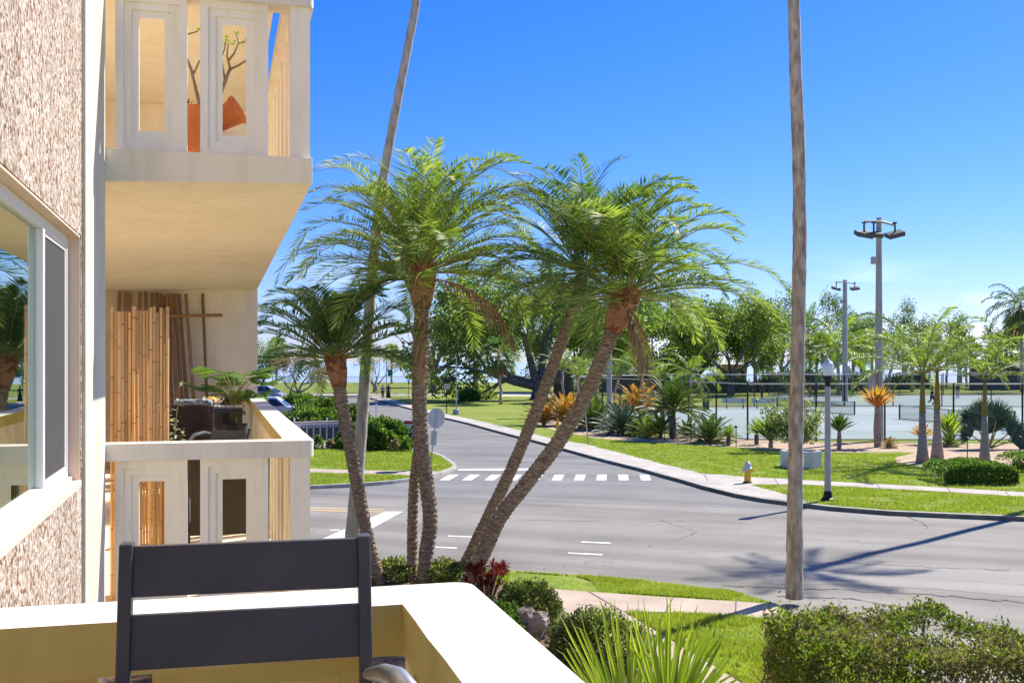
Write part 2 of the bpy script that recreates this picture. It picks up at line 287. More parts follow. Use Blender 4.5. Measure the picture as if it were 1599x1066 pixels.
def water():
    m = bpy.data.materials.new('sea_water'); m.use_nodes = True; nt = m.node_tree; N = nt.nodes; K = nt.links.new
    b = N['Principled BSDF']; b.inputs['Base Color'].default_value = (.36, .46, .55, 1); b.inputs['Roughness'].default_value = .5
    co = N.new('ShaderNodeTexCoord'); mpn = N.new('ShaderNodeMapping'); mpn.inputs['Scale'].default_value = (.05, .25, 1); K(co.outputs['Object'], mpn.inputs[0])
    n = N.new('ShaderNodeTexNoise'); n.inputs['Scale'].default_value = 1.2; n.inputs['Detail'].default_value = 8; K(mpn.outputs[0], n.inputs['Vector'])
    bp = N.new('ShaderNodeBump'); bp.inputs['Strength'].default_value = .7; bp.inputs['Distance'].default_value = .6; K(n.outputs[0], bp.inputs['Height']); K(bp.outputs[0], b.inputs['Normal'])
    return m
M['water'] = water()
def mixtrans(name, col, fac, rough=.6):
    m = bpy.data.materials.new(name); m.use_nodes = True; nt = m.node_tree; N = nt.nodes; K = nt.links.new
    b = N['Principled BSDF']; b.inputs['Base Color'].default_value = (*col, 1); b.inputs['Roughness'].default_value = rough
    t = N.new('ShaderNodeBsdfTransparent'); x = N.new('ShaderNodeMixShader'); x.inputs[0].default_value = fac
    K(t.outputs[0], x.inputs[1]); K(b.outputs[0], x.inputs[2]); K(x.outputs[0], N['Material Output'].inputs[0]); return m
M['chain'] = mixtrans('chain_link', (.05, .06, .06), .16)
M['netm'] = mixtrans('net_mesh', (.04, .05, .05), .35)
M['screen'] = mixtrans('insect_screen', (.065, .062, .06), .80)
def windowglass():
    m = bpy.data.materials.new('window_glass'); m.use_nodes = True; nt = m.node_tree; N = nt.nodes; K = nt.links.new
    g = N.new('ShaderNodeBsdfGlossy'); g.inputs['Roughness'].default_value = .0; g.inputs['Color'].default_value = (.86, .95, .88, 1)
    t = N.new('ShaderNodeBsdfTransparent'); t.inputs[0].default_value = (.72, .8, .72, 1)
    x = N.new('ShaderNodeMixShader'); x.inputs[0].default_value = .66
    K(t.outputs[0], x.inputs[1]); K(g.outputs[0], x.inputs[2]); K(x.outputs[0], N['Material Output'].inputs[0]); return m
M['glass'] = windowglass()
M['globe'] = mixtrans('lamp_globe_glass', (.85, .88, .88), .75, .2)
# ------------------------------------------------------------------ flat sheets of the setting
def sheet(name, pts, z, m, thick=0, kind='structure'):
    mb = MB(); n = len(pts); tri = tessellate_polygon([[Vector((p[0], p[1], 0)) for p in pts]])
    area = sum(pts[i][0] * pts[(i + 1) % n][1] - pts[(i + 1) % n][0] * pts[i][1] for i in range(n))
    P = [(p[0], p[1], z) for p in pts]; fs = []
    for t in tri:
        a, b, c = [Vector(P[i]) for i in t]
        fs.append(tuple(t) if (b - a).cross(c - a).z > 0 else (t[0], t[2], t[1]))
    mb.add(P, fs)
    if thick:
        V = P + [(p[0], p[1], z - thick) for p in pts]; f2 = []
        for i in range(n):
            j = (i + 1) % n; f2.append((i, i + n, j + n, j) if area > 0 else (j, j + n, i + n, i))
        mb.add(V, f2)
    return tag(mb.build(name, m), kind=kind)
def kerb(name, pts, w=.16, z=.135, side=1):
    mb = MB(); n = len(pts); off = []
    for i in range(n):
        a = Vector(pts[max(i - 1, 0)]); b = Vector(pts[min(i + 1, n - 1)]); d = (b - a).normalized(); off.append((pts[i][0] - d.y * w * side, pts[i][1] + d.x * w * side))
    for i in range(n - 1):
        a, b, c, d = pts[i], pts[i + 1], off[i + 1], off[i]
        vs = [(a[0], a[1], -.02), (b[0], b[1], -.02), (c[0], c[1], -.02), (d[0], d[1], -.02), (a[0], a[1], z), (b[0], b[1], z), (c[0], c[1], z), (d[0], d[1], z)]
        mb.add(vs, [(4, 5, 6, 7) if side > 0 else (7, 6, 5, 4), (0, 1, 5, 4), (2, 3, 7, 6), (0, 4, 7, 3), (1, 2, 6, 5)])
    return tag(mb.build(name, M['kerb']), kind='structure')
Z1 = .12
g1 = lambda *p: [G(p[i], p[i + 1], Z1) for i in range(0, len(p), 2)]
g0 = lambda *p: [G(p[i], p[i + 1], 0) for i in range(0, len(p), 2)]
sheet('ground', [(-300, -30), (300, -30), (300, 228), (-300, 228)], -.06, M['sand'])
sheet('sea', [(-12000, 222), (12000, 222), (12000, 25000), (-12000, 25000)], -1.1, M['water'])
sheet('road', [(-90, 4), (70, 4), (70, 60), (-90, 90)], 0, M['road'])
seam = [(-60, 56.6)] + g0(480, 770, 640, 777, 850, 783, 1060, 789, 1200, 795, 1250, 797)
sheet('side_street', seam + [(20, 40), (20, 150), (-90, 150)], .004, M['street'])
# far left corner lawn
cl = g1(480, 758, 560, 754, 610, 750, 655, 744, 686, 737, 704, 730, 708, 727, 704, 722, 688, 711, 668, 704)
CLpoly = [(-60, cl[0][1] + 19)] + cl + g1(640, 702, 480, 697) + [(-60, G(480, 697, Z1)[1] + 24)]
sheet('lawn', CLpoly, Z1, M['lawn'], .2)
kerb('kerb', [(-60, cl[0][1] + 19)] + cl, .16, .128, -1)
sw = g1(480, 737.5, 600, 740.5, 660, 742.5, 690, 735.5, 640, 735.5, 560, 734, 480, 731.5)
sheet('pavement', [(-30, sw[0][1] + 8.3)] + sw + [(-30, sw[-1][1] + 8.5)], Z1 + .006, M['concrete_pink'])
sheet('path', [(-40, 72)] + g1(478, 699, 560, 701, 665, 704.5, 668, 700.5, 560, 696.5, 478, 690) + [(-40, 75)], Z1 + .010, M['concrete'])
# parking island ground and mulch
sheet('mulch_bed', g1(420, 676, 548, 672, 566, 664, 560, 640, 520, 630, 455, 632, 400, 645), Z1, M['mulch'], .2)
sheet('mulch_bed', g1(560, 700, 640, 702, 650, 696, 640, 684, 600, 680, 560, 686), Z1 - .01, M['mulch'], .2)
# park side
out_e = g1(575, 620, 600, 626.5, 640, 637, 692, 651, 731, 660, 771, 671, 810, 681, 853, 692, 877, 699, 943, 717, 1000, 731, 1040, 742, 1066, 749, 1100, 759, 1150, 771, 1190, 778, 1230, 783, 1300, 791, 1390, 798, 1480, 802, 1599, 807)
out_e.append((out_e[-1][0] + 30, out_e[-1][1] - 10.5))
park = out_e + [(120, 30), (120, 227), (-150, 227), (-150, G(300, 613, Z1)[1])] + g1(560, 614)
sheet('park_lawn', park, Z1, M['parklawn'], .2)
kerb('kerb', out_e, .17, .13, 1)
walk_o = [(p[0] * 1.0, p[1] + .17) for p in out_e[:13]]
walk_in = g1(1161, 744, 1095, 738.7, 1016, 719, 919, 694, 861, 684.5, 816, 672.5, 777, 663.5, 731, 653, 692, 645.5, 640, 631, 606, 621, 588, 618)
sheet('pavement', walk_o[:13] + g1(1080, 751.5, 1110, 760, 1150, 770, 1190, 776.5, 1235, 781.5, 1262, 784.5, 1230, 772, 1174, 757, 1240, 756, 1330, 760, 1460, 767, 1599, 775.5) + [(30, 33.2), (30, 34.1)] + g1(1599, 768.5, 1460, 760.5, 1330, 753.5, 1240, 748.5) + walk_in, Z1 + .012, M['concrete'])
sheet('path', g1(300, 617.5, 588, 618, 700, 616.6, 700, 614.6, 300, 614.6), Z1 + .016, M['concrete'])
sheet('path', g1(745, 618.5, 830, 618.5, 905, 617, 900, 612.5, 800, 613, 745, 614.5), Z1 + .016, M['sand'])
near_grass = g1(1174, 758, 1230, 773, 1267, 785, 1300, 788, 1390, 795, 1480, 799, 1599, 804.5, 1599, 777, 1460, 768.5, 1330, 761.5, 1240, 757.5)
sheet('lawn', near_grass, Z1 + .004, M['lawn'])
strip2 = g1(690, 652, 731, 657, 777, 664.5, 861, 686, 919, 695.5, 1016, 720.5, 1095, 740, 1161, 745, 1240, 748, 1330, 753, 1460, 760, 1599, 768, 1680, 772, 1680, 690, 1400, 690, 1200, 690, 1050, 680, 860, 655)
sheet('lawn', strip2, Z1 + .004, M['lawn'])
mul = g1(838, 661, 862, 671, 895, 677, 930, 684, 990, 689, 1050, 692, 1110, 696, 1166, 699, 1210, 704, 1320, 706.5, 1400, 705.5, 1430, 707, 1399, 714, 1400, 722, 1440, 728, 1490, 727, 1560, 727, 1610, 720, 1700, 716, 1700, 694, 1400, 691, 1250, 690, 1170, 686, 1090, 672, 1000, 655, 900, 645, 850, 645)
sheet('mulch_bed', mul, Z1 + .009, M['sandmulch'])
sheet('tennis_court', [(13.3, 59.6), (62, 62), (70, 140), (33, 138), (33, 104), (15, 101.5), (5.5, 88.5)], Z1 + .016, M['courtgreen'])
# near side of the main road
NR = g1(480, 872, 575, 876, 640, 882, 760, 888.5, 800, 890.5, 1000, 904, 1140, 921, 1213, 942)
road_edge = [(-30, NR[0][1] + 9.3)] + NR
near_poly = road_edge + [(5.0, 16.5), (5.9, 14.3), (8.5, 13.4), (14, 13.0), (14, -20), (-30, -20)]
sheet('lawn', near_poly, Z1, M['lawn'], .2)
kerb('kerb', road_edge, .14, .115, -1)
sheet('mulch_bed', [(-14, 23.5), (-5.6, 22.4), (-3.0, 21.5), (.0, 20.7), (.55, 20.0), (1.1, 17.5), (1.9, 14), (2.4, 10), (2.6, 2), (-14, 2)], Z1 + .004, M['mulch'])
sheet('pavement', g1(838, 918, 934, 925, 1034, 932, 1215, 943.5, 1213, 968, 1100, 957.5, 972, 954.5, 880, 953), Z1 + .010, M['concrete_pink'])
wl = g1(880, 953, 972, 954.5, 1065, 1010, 1150, 1062)
sheet('path', wl + [(4.6, 9.5), (4.9, 2), (3.5, 2), (3.2, 9.5), (1.75, 15.0)], Z1 + .014, M['concrete_pink'])
seams = MB()
def strip_quad(mb, a, b, w, z):
    a = Vector(a); b = Vector(b); d = (b - a).normalized(); n = Vector((-d.y, d.x)) * (w / 2)
    mb.add([(a.x - n.x, a.y - n.y, z), (b.x - n.x, b.y - n.y, z), (b.x + n.x, b.y + n.y, z), (a.x + n.x, a.y + n.y, z)], [(0, 1, 2, 3)])
for a, b in (((920, 924), (972, 954.5)), ((1052, 933), (1040, 956)), ((1150, 938), (1149, 962)), ((985, 974), (1010, 974)), ((900, 944), (962, 948))):
    strip_quad(seams, G(*a, Z1), G(*b, Z1), .022, Z1 + .018)
for x in (1100, 1210, 1370, 1480, 1570):
    strip_quad(seams, G(x, 741 + (x - 1100) * .055, Z1), G(x + 6, 751 + (x - 1100) * .049, Z1), .03, Z1 + .018)
tag(seams.build('pavement_joints', M['crackm']), kind='structure')
# road markings
mk = MB()
def gq(mb, *p, z=.008): mb.add([(*G(p[i], p[i + 1], 0), z) for i in range(0, len(p), 2)], [tuple(range(len(p) // 2))])
for i in range(10):
    x = 687 + i * 35.0; sl = 15 - i * 2.0
    gq(mk, x, 749.5, x + 15, 749.5, x + 15 + sl, 741, x + sl, 741)
gq(mk, 716, 734.6, 852, 733.6, 852, 731.2, 716, 732.2)
gq(mk, 700, 837.4, 747, 839.2, 747, 838, 700, 836)
gq(mk, 672, 854.6, 714, 856.4, 714, 854.9, 672, 853)
gq(mk, 908, 846.8, 954, 848.8, 954, 847.2, 908, 845.2)
gq(mk, 888, 864.2, 941, 866.8, 941, 865, 888, 862.6)
gq(mk, 516, 828.5, 531, 828.5, 531, 827, 516, 827)
tag(mk.build('road_markings', M['paint']), kind='structure')
m2 = MB(); gq(m2, 488, 848, 540, 848, 630, 798.5, 602, 798.5); tag(m2.build('stop_line', M['paint_old']), kind='structure')
m3 = MB(); gq(m3, 440, 796.5, 600, 800, 600, 798.4, 440, 794.4); gq(m3, 440, 793, 600, 796.6, 600, 795.2, 440, 791); tag(m3.build('centre_line', M['yline']), kind='structure')
sheet('asphalt_patch', g0(1195, 882, 1330, 880, 1480, 884, 1610, 893, 1700, 900, 1700, 926, 1599, 932, 1470, 920, 1300, 912, 1212, 912, 1188, 898), .004, M['patch'])
crk = MB(); rr = random.Random(3)
def crack(pts, w=.05):
    prev = None; P = []
    for i in range(len(pts) - 1):
        a = Vector(G(*pts[i])); b = Vector(G(*pts[i + 1])); n = 9
        for k in range(n): P.append(a.lerp(b, k / n) + Vector((rr.uniform(-.04, .04), rr.uniform(-.09, .09))))
    for i in range(len(P) - 1): strip_quad(crk, P[i], P[i + 1], w * rr.uniform(.3, 1.5), .0085)
crack([(1130, 914), (1250, 918), (1340, 922), (1470, 930), (1620, 942)], .07); crack([(1250, 877), (1330, 879), (1420, 884), (1599, 892)], .05)
crack([(1400, 800), (1440, 815), (1450, 826)], .03); crack([(880, 812), (1000, 815), (1100, 812), (1180, 818)], .025); crack([(1030, 812), (1090, 830), (1050, 845)], .02)
crack([(1215, 930), (1330, 935), (1480, 960), (1599, 985)], .06); crack([(600, 806), (760, 812), (880, 812)], .02)
tag(crk.build('road_cracks', M['crackm']), kind='structure')
# court lines
ln = MB(); dn = Vector((-.32, .947)); dp = Vector((.947, .32))
def court(o):
    o = Vector(o)
    def l(a, b, c, d): strip_quad(ln, o + dn * a + dp * b, o + dn * c + dp * d, .07, Z1 + .026)
    cm = MB(); q = [o + dn * a + dp * b for a, b in ((-.0, -11.9), (0, 11.9), (10.97, 11.9), (10.97, -11.9))]
    sheet('court_surface', [(p.x, p.y) for p in q], Z1 + .021, M['court'])
    for a in (0, 1.37, 9.6, 10.97): l(a, -11.9, a, 11.9)
    for b in (-11.88, 11.88): l(0, b, 10.97, b)
    for b in (-6.4, 6.4): l(1.37, b, 9.6, b)
    l(5.48, -6.4, 5.48, 6.4)
court((28.3, 87.3)); court((33.3, 70.0))
tag(ln.build('court_lines', M['paint']), kind='structure')
# ------------------------------------------------------------------ the apartment building (local x = out from wall, y = along wall)
TH = math.atan(457 / F)
bld = thing('apartment_building', 'cream apartment building with pebble-dash wall and stacked concrete balconies', 'building', (0, 0, 0), TH)
UW, UO = -.686, .583      # wall face, outer edge of the balconies
FL = H - 1.57             # my floor
def facebuild(mb, name, mats, parent, rule, bevel=0):
    o = mb.build(name, mats, parent)
    for p in o.data.polygons: p.material_index = rule(p.normal, p.center)
    if bevel:
        b = o.modifiers.new('bevel', 'BEVEL'); b.width = bevel; b.segments = 3; b.limit_method = 'ANGLE'
    return o
w = MB(); WO0, WO1, ZB, ZT = 2.9, 5.83, H - .617, H + .65
w.box(-.95, UW, -4, WO0, 0, 12); w.box(-.95, UW, WO1 , 5.86, 0, 12)
w.box(-.95, UW, WO0, WO1, 0, ZB); w.box(-.95, UW, WO0, WO1, ZT, 12)
w.build('stucco_wall', M['stucco'], bld)
rv = MB()
rv.box(-.78, UW + .004, WO0, WO1 - .012, ZB - .02, ZB + .012); rv.box(-.78, UW - .004, WO0, WO1 - .012, ZT - .012, ZT + .02)
rv.box(-.78, UW - .004, WO1 - .012, WO1 + .01, ZB - .01, ZT + .01)
rv.build('window_reveal', M['peach'], bld)
p = MB(); p.box(-.98, UW + .02, 5.86, 6.84, 0, 12); p.build('pilaster', M['cream'], bld, bevel=.008)
UR = -1.75
p = MB(); p.box(-2.2, UR, 6.84, 16.9, 0, 12); p.box(UR, UW - .01, 6.60, 6.838, 0, 12); p.box(-7, UO - .01, 16.9, 20, 0, 12); p.build('wall', M['tan'], bld)
p = MB(); p.box(-9, -.98, -4, 6.6, 0, 12); p.box(-9, -2.2, 6.6, 16.9, 0, 12); p.build('interior_block', M['tan'], bld)
# window
wf = MB(); x0, x1 = -.80, -.745; a0, a1, b0, b1 = WO0, WO1 - .012, ZB + .012, ZT - .012
fw = .055
wf.box(x0, x1, a0, a1, b0, b0 + fw); wf.box(x0, x1, a0, a1, b1 - fw, b1); wf.box(x0, x1, a1 - .045, a1, b0 + fw, b1 - fw); wf.box(x0, x1, a0, a0 + .05, b0 + fw, b1 - fw)
wf.box(x0, x1 + .006, 4.98, 5.03, b0 + fw, b1 - fw); wf.box(x0 - .02, x1 + .02, a0, a1, b0 + .003, b0 + .022)
win = wf.build('window', M['vinyl'], bld, bevel=.004)
q = MB(); q.box(-.775, -.770, a0 + .05, 4.98, b0 + fw, b1 - fw); q.build('pane', M['glass'], win)
q = MB(); q.box(-.762, -.757, 5.05, a1 - .065, b0 + fw + .02, b1 - fw - .02); q.build('insect_screen', M['screen'], win)
q = MB(); z0, z1 = b0 + fw, b1 - fw
for (c0, c1, d0, d1) in ((5.03, 5.05, z0, z1), (a1 - .068, a1 - .046, z0, z1), (5.05, a1 - .068, z0, z0 + .02), (5.05, a1 - .068, z1 - .02, z1)): q.box(-.768, -.752, c0, c1, d0, d1)
q.build('sash', M['vinyl'], win)
q = MB(); q.box(-.972, -.965, WO0, WO1, ZB, ZT); q.build('blind', flat('window_blind', (.34, .38, .31)), win)
q = MB(); q.box(-.90, -.89, 5.32, 5.36, z0, z1); q.build('inner_stile', M['vinyl'], win)
# balcony builder
def panel(mb, u0, v0, length, along, z0, z1, th=.10, op=.135):
    """precast frame: outer border, two stepped ledges round a tall slot"""
    def bx(s0, s1, c0, c1, d0, d1):
        if along == 'u': mb.box(u0 + s0, u0 + s1, v0 + d0, v0 + d1, c0, c1)
        else: mb.box(u0 + d0, u0 + d1, v0 + s0, v0 + s1, c0, c1)
    for i, (m0, m1, dd) in enumerate(((0, .047, 0), (.047, .092, .017), (.092, op, .034))):
        h0, h1 = z0 + m0, z1 - m0
        bx(m0, m1, h0, h1, dd, th - dd); bx(length - m1, length - m0, h0, h1, dd, th - dd)
        bx(m1, length - m1, h0, z0 + m1, dd, th - dd); bx(m1, length - m1, z1 - m1, h1, dd, th - dd)
def lrail(parent, v0, v1, vs, uo, wd, zb, zt, mats, rule, wob=.0035):
    """one continuous cast rail along the end and the side; v0 = outer end face, v1 = far end of the side run"""
    sg = 1 if v1 > v0 else -1; rr0 = .045; out = [(UW + .002, v0)]
    for k in range(7): a = k / 6 * math.pi / 2; out.append((uo - rr0 + rr0 * math.sin(a), v0 + sg * (rr0 - rr0 * math.cos(a))))
    n1 = 40; run = [(uo, v0 + sg * rr0 + (v1 - v0 - sg * rr0) * k / n1) for k in range(1, n1 + 1)]
    inn = [(uo - wd + wob * mnoise.noise(Vector((0, v * 5, 1))), v) for v in [v1 + (v0 + sg * wd - v1) * k / n1 for k in range(n1 + 1)]]
    back = [(uo - wd + (UW + .002 - uo + wd) * k / 12, v0 + sg * wd + wob * mnoise.noise(Vector((k * 1.1, 3, 1)))) for k in range(1, 13)]
    P = out + run + inn + back; n = len(P); b = MB(); tri = tessellate_polygon([[Vector((x, y, 0)) for x, y in P]])
    V = [(x, y, zt) for x, y in P] + [(x, y, zb) for x, y in P]; b.add(V, [])
    ar = sum(P[i][0] * P[(i + 1) % n][1] - P[(i + 1) % n][0] * P[i][1] for i in range(n)); fs = []
    for t in tri:
        q = [Vector(P[i] + (0,)) for i in t]; up = (q[1] - q[0]).cross(q[2] - q[0]).z > 0; t = tuple(t) if up else (t[0], t[2], t[1]); fs += [t, (t[0] + n, t[2] + n, t[1] + n)]
    for i in range(n):
        j = (i + 1) % n; fs.append((i, i + n, j + n, j) if ar > 0 else (j, j + n, i + n, i))
    b.f += fs; b.m += [0] * len(fs); o = facebuild(b, 'rail', mats, parent, rule); bv = o.modifiers.new('bevel', 'BEVEL'); bv.width = .007; bv.segments = 3; bv.limit_method = 'ANGLE'; bv.angle_limit = R(50); return o
def balcony(v0, v1, zf, uo, wd, front_panels, front=True, label=None, inner='yellow', back=None):
    s = MB()
    t0, t1 = .26, .185
    vs = []
    for v in (v0 - .01, v1):
        vs += [(back or UW, v, zf - t0 + .02), (uo - .012, v, zf - t1 + .02), (uo - .012, v, zf), (back or UW, v, zf)]
    s.add(vs, [(0, 1, 2, 3), (7, 6, 5, 4), (0, 4, 5, 1), (1, 5, 6, 2), (2, 6, 7, 3), (3, 7, 4, 0)])
    sl = s.build('balcony', M['tan'], bld, bevel=.006)
    if label: sl['label'] = label
    zb, zt = zf + .965, zf + 1.07
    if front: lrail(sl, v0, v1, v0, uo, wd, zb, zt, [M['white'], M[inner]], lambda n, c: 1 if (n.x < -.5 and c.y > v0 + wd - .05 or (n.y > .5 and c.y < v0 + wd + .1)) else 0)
    po = v0 + (wd - .10) / 2
    if front:
        for (a, l) in front_panels:
            b = MB(); panel(b, a, po, l, 'u', zf - .005, zb)
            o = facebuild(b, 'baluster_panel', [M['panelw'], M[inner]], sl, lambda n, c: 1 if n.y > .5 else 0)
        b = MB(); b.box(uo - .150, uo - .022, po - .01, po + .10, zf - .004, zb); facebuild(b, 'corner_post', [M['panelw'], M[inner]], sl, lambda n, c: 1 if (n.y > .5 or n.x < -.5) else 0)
    v = v0 + wd + (.10 if front else 0); pu = uo - (wd + .10) / 2
    src = None
    while v + .42 < v1:
        if src is None:
            b = MB(); panel(b, pu, 0, .42, 'v', zf - .005, zb)
            src = facebuild(b, 'baluster_panel', [M['panelw'], M['panelw' if front else 'yellow']], sl, lambda n, c: 1 if n.x < -.5 else 0); src.location = (0, v, 0)
        else:
            c = src.copy(); COL.objects.link(c); c.location = (0, v, 0)
        v += .505
    return sl
FP = [(-.614, .42), (-.1155, .415)]
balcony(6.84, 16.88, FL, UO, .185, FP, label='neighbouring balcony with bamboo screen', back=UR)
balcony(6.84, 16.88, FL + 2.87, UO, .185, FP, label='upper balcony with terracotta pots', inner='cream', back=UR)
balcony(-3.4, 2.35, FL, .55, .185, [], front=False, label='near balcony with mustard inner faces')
# the near balcony's end rail, seen from inside
own = [c for c in bld.children if c.name.startswith('balcony')][-1]
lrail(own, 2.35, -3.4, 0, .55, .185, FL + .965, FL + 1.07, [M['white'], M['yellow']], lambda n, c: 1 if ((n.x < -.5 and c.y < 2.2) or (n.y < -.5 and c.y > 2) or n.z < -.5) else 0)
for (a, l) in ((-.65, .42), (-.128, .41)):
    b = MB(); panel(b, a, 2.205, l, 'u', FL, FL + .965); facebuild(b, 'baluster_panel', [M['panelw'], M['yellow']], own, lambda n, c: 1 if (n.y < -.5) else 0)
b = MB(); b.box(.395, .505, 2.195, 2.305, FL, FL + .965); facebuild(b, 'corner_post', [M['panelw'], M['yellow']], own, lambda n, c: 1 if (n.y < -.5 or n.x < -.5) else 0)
s = MB(); s.box(UW, .56, -3.4, 2.36, FL + 2.64, FL + 2.87); s.build('canopy_slab', M['tan'], bld)
s = MB(); s.box(UR, UO, 6.845, 16.88, FL + 5.5, FL + 5.74); s.build('roof_slab', M['tan'], bld)
def Bp(u, v, z): # building coordinates -> world
    return Vector((u * math.cos(TH) - v * math.sin(TH), u * math.sin(TH) + v * math.cos(TH), z))
# ------------------------------------------------------------------ things on the balconies
def bamboo(mb, p0, p1, r, seed, nm=1):
    rb = random.Random(seed); n = 6; pts = []; rad = []
    p0 = Vector(p0); p1 = Vector(p1)
    for i in range(n + 1):
        t = i / n; q = p0.lerp(p1, t); pts.append(q); rad.append(r * (1 + rb.uniform(-.06, .06)))
    mb.tube(pts, rad, 8, 0)
    t = rb.uniform(.05, .15)
    while t < 1:
        q = p0.lerp(p1, t); d = (p1 - p0).normalized(); mb.tube([q - d * .004, q, q + d * .004], [r * 1.0, r * 1.09, r * 1.0], 8, nm, cap=False); t += rb.uniform(.12, .2)
scr = thing('bamboo_screen', 'pale bamboo pole screen standing upright on the neighbouring balcony beside the wall', 'bamboo screen', Bp(-.55, 7.45, FL), TH)
rb = random.Random(5); x = -.150
for k in range(17):
    r = rb.uniform(.0085, .0125); x += r * 1.12; mb = MB(); top = 1.92 + rb.uniform(-.02, .025)
    bamboo(mb, (x, rb.uniform(-.02, .02), .002), (x + rb.uniform(-.003, .003), rb.uniform(-.01, .01), top), r, k); mb.build('bamboo_pole', [M['bamboo'], M['node']], scr, smooth=False); x += r * .9
lean = [(188, 455, 176, 648), (197, 456, 196, 650), (204, 457, 208, 650), (219, 456, 219, 650), (228, 456, 236, 650), (238, 457, 244, 650), (246, 457, 255, 655), (253, 459, 262, 655), (262, 459, 250, 655),
        (258, 462, 272, 655), (267, 458, 280, 655), (273, 459, 288, 655), (280, 459, 296, 655), (264, 460, 268, 655), (291, 459, 307, 655)]
names = ['leftmost short pole by the wall', 'second pole from the wall', 'third pole from the wall', 'upright pole just above the screen', 'fourth upright pole', 'thin pole', 'pole']
for k, (x0, y0, x1, y1) in enumerate(lean):
    Y0 = 15.9 + .0 * k; mb = MB(); a = W(x0, y0, Y0 + (x0 - 230) * .0024); bq = W(x1, y1 + 25, Y0 - .35 + (x1 - 230) * .0024); bamboo(mb, bq, a, .026, 40 + k)
    o = mb.build('leaning_bamboo', [M['bamboo_dark'], M['node']])
    tag(o, 'brown bamboo pole leaning in the dense row on the balcony end wall', 'bamboo pole', 'bamboo poles leaning on the balcony end wall')
mb = MB(); bamboo(mb, W(325, 660, 15.95), W(317, 459, 16.2), .022, 90); tag(mb.build('leaning_bamboo', [M['bamboo_dark'], M['node']]), 'single thin bamboo pole standing apart right of the row on the end wall', 'bamboo pole')
mb = MB(); bamboo(mb, W(240, 494, 15.75), W(348, 492, 16.12), .024, 91); tag(mb.build('horizontal_bamboo', [M['bamboo_dark'], M['node']]), 'horizontal bamboo pole crossing the upright ones on the balcony end wall', 'bamboo pole')
# wicker armchair
def rbox(mb, c, s, m=0, rx=0, rz=0):
    Mx = Matrix.Translation(Vector(c)) @ Matrix.Rotation(rz, 4, 'Z') @ Matrix.Rotation(rx, 4, 'X'); mb.box(-s[0] / 2, s[0] / 2, -s[1] / 2, s[1] / 2, -s[2] / 2, s[2] / 2, m, Mx)
wc = thing('wicker_chair', 'dark brown wicker armchair seen from behind on the neighbouring balcony', 'chair', Bp(-.20, 11.1, FL), TH + .04)
wy = W(292, 680, 10.9)
wc.location = (W(293, 680, 13.6).x, 13.6, FL); wc.scale = (1.2, 1.2, .92)
b = MB(); n = 9
for k in range(n):
    t = k / (n - 1); xx = -.27 + .54 * t; yy = -.05 - .05 * (1 - (2 * t - 1) ** 2)
    if k < n - 1:
        xx2 = -.27 + .54 * (t + 1 / (n - 1)); t2 = t + 1 / (n - 1); yy2 = -.05 - .05 * (1 - (2 * t2 - 1) ** 2)
        zt, zt2 = 1.13 - .01 * abs(k - 4), 1.13 - .01 * abs(k - 3)
        b.add([(xx, yy, .42), (xx2, yy2, .42), (xx2, yy2 - .03, zt2), (xx, yy - .03, zt), (xx, yy + .04, .42), (xx2, yy2 + .04, .42), (xx2, yy2 + .01, zt2), (xx, yy + .01, zt)], [(0, 1, 2, 3), (5, 4, 7, 6), (3, 2, 6, 7), (0, 4, 5, 1), (0, 3, 7, 4), (1, 5, 6, 2)])
b.build('backrest', M['wicker'], wc, bevel=.006)
b = MB()
for z in np.arange(.44, 1.12, .027):
    b.tube([(-.272, -.052, z), (-.14, -.125, z), (0, -.138, z), (.14, -.125, z), (.272, -.052, z)], [.009] * 5, 5)
b.build('weave', M['wicker'], wc)
b = MB(); b.box(-.29, .29, -.04, .52, .34, .42); b.build('seat', M['wicker'], wc, bevel=.02)
for sx_ in (-1, 1):
    b = MB(); b.tube([(sx_ * .29, -.06, .40), (sx_ * .31, 0, .62), (sx_ * .32, .2, .66), (sx_ * .31, .46, .64), (sx_ * .3, .5, .40)], [.03, .035, .038, .035, .03], 8); b.build('armrest', M['wicker'], wc)
    for sy in (0, .46): b = MB(); b.tube([(sx_ * .26, sy, 0), (sx_ * .26, sy, .36)], [.02, .025], 8); b.build('leg', M['wicker'], wc)
cu = MB(); cu.box(-.2, .22, .0, .12, .52, 1.17); cu = cu.build('cushion', mat('patterned_cushion', (.10, .11, .13), (.45, .50, .55), 22, .8, stops=(.45, .55)), bevel=.05)
cu.location = wc.location + Vector((0.03, .08, -.07)); cu.scale = (1.2, 1, 1); cu.rotation_euler = (R(-8), 0, TH); tag(cu, 'grey and white patterned cushion against the wicker armchair backrest', 'cushion')
# side table, flower bowl, plant, candle
tp = W(352, 660, 11.9)
tb = thing('side_table', 'dark grey slatted side table behind the wicker armchair', 'table', (W(346, 660, 14.4).x, 14.4, FL), TH); tb.scale = (1.1, 1.1, .935)
b = MB()
for k in range(5): b.box(-.24 + k * .1, -.15 + k * .1, -.25, .25, 1.02, 1.045)
b.build('tabletop', flat('pale_table', (.5, .47, .44)), tb)
for yy_ in (-.25, .21): b = MB(); b.box(-.25, .25, yy_, yy_ + .04, .95, 1.02); b.build('apron', M['slate'], tb)
for a in (-.23, .19):
    for c in (-.25, .21): b = MB(); b.box(a, a + .06, c, c + .04, 0, .95); b.build('leg', M['slate'], tb)
fl = W(325, 626, 11.6)
lf = thing('flower_bowl', 'white lotus-shaped bowl with a yellow centre on the side table', 'bowl', (W(330, 626, 14.2).x, 14.2, FL + .979)); lf.scale = (1.25, 1.25, 1.25)
b = MB()
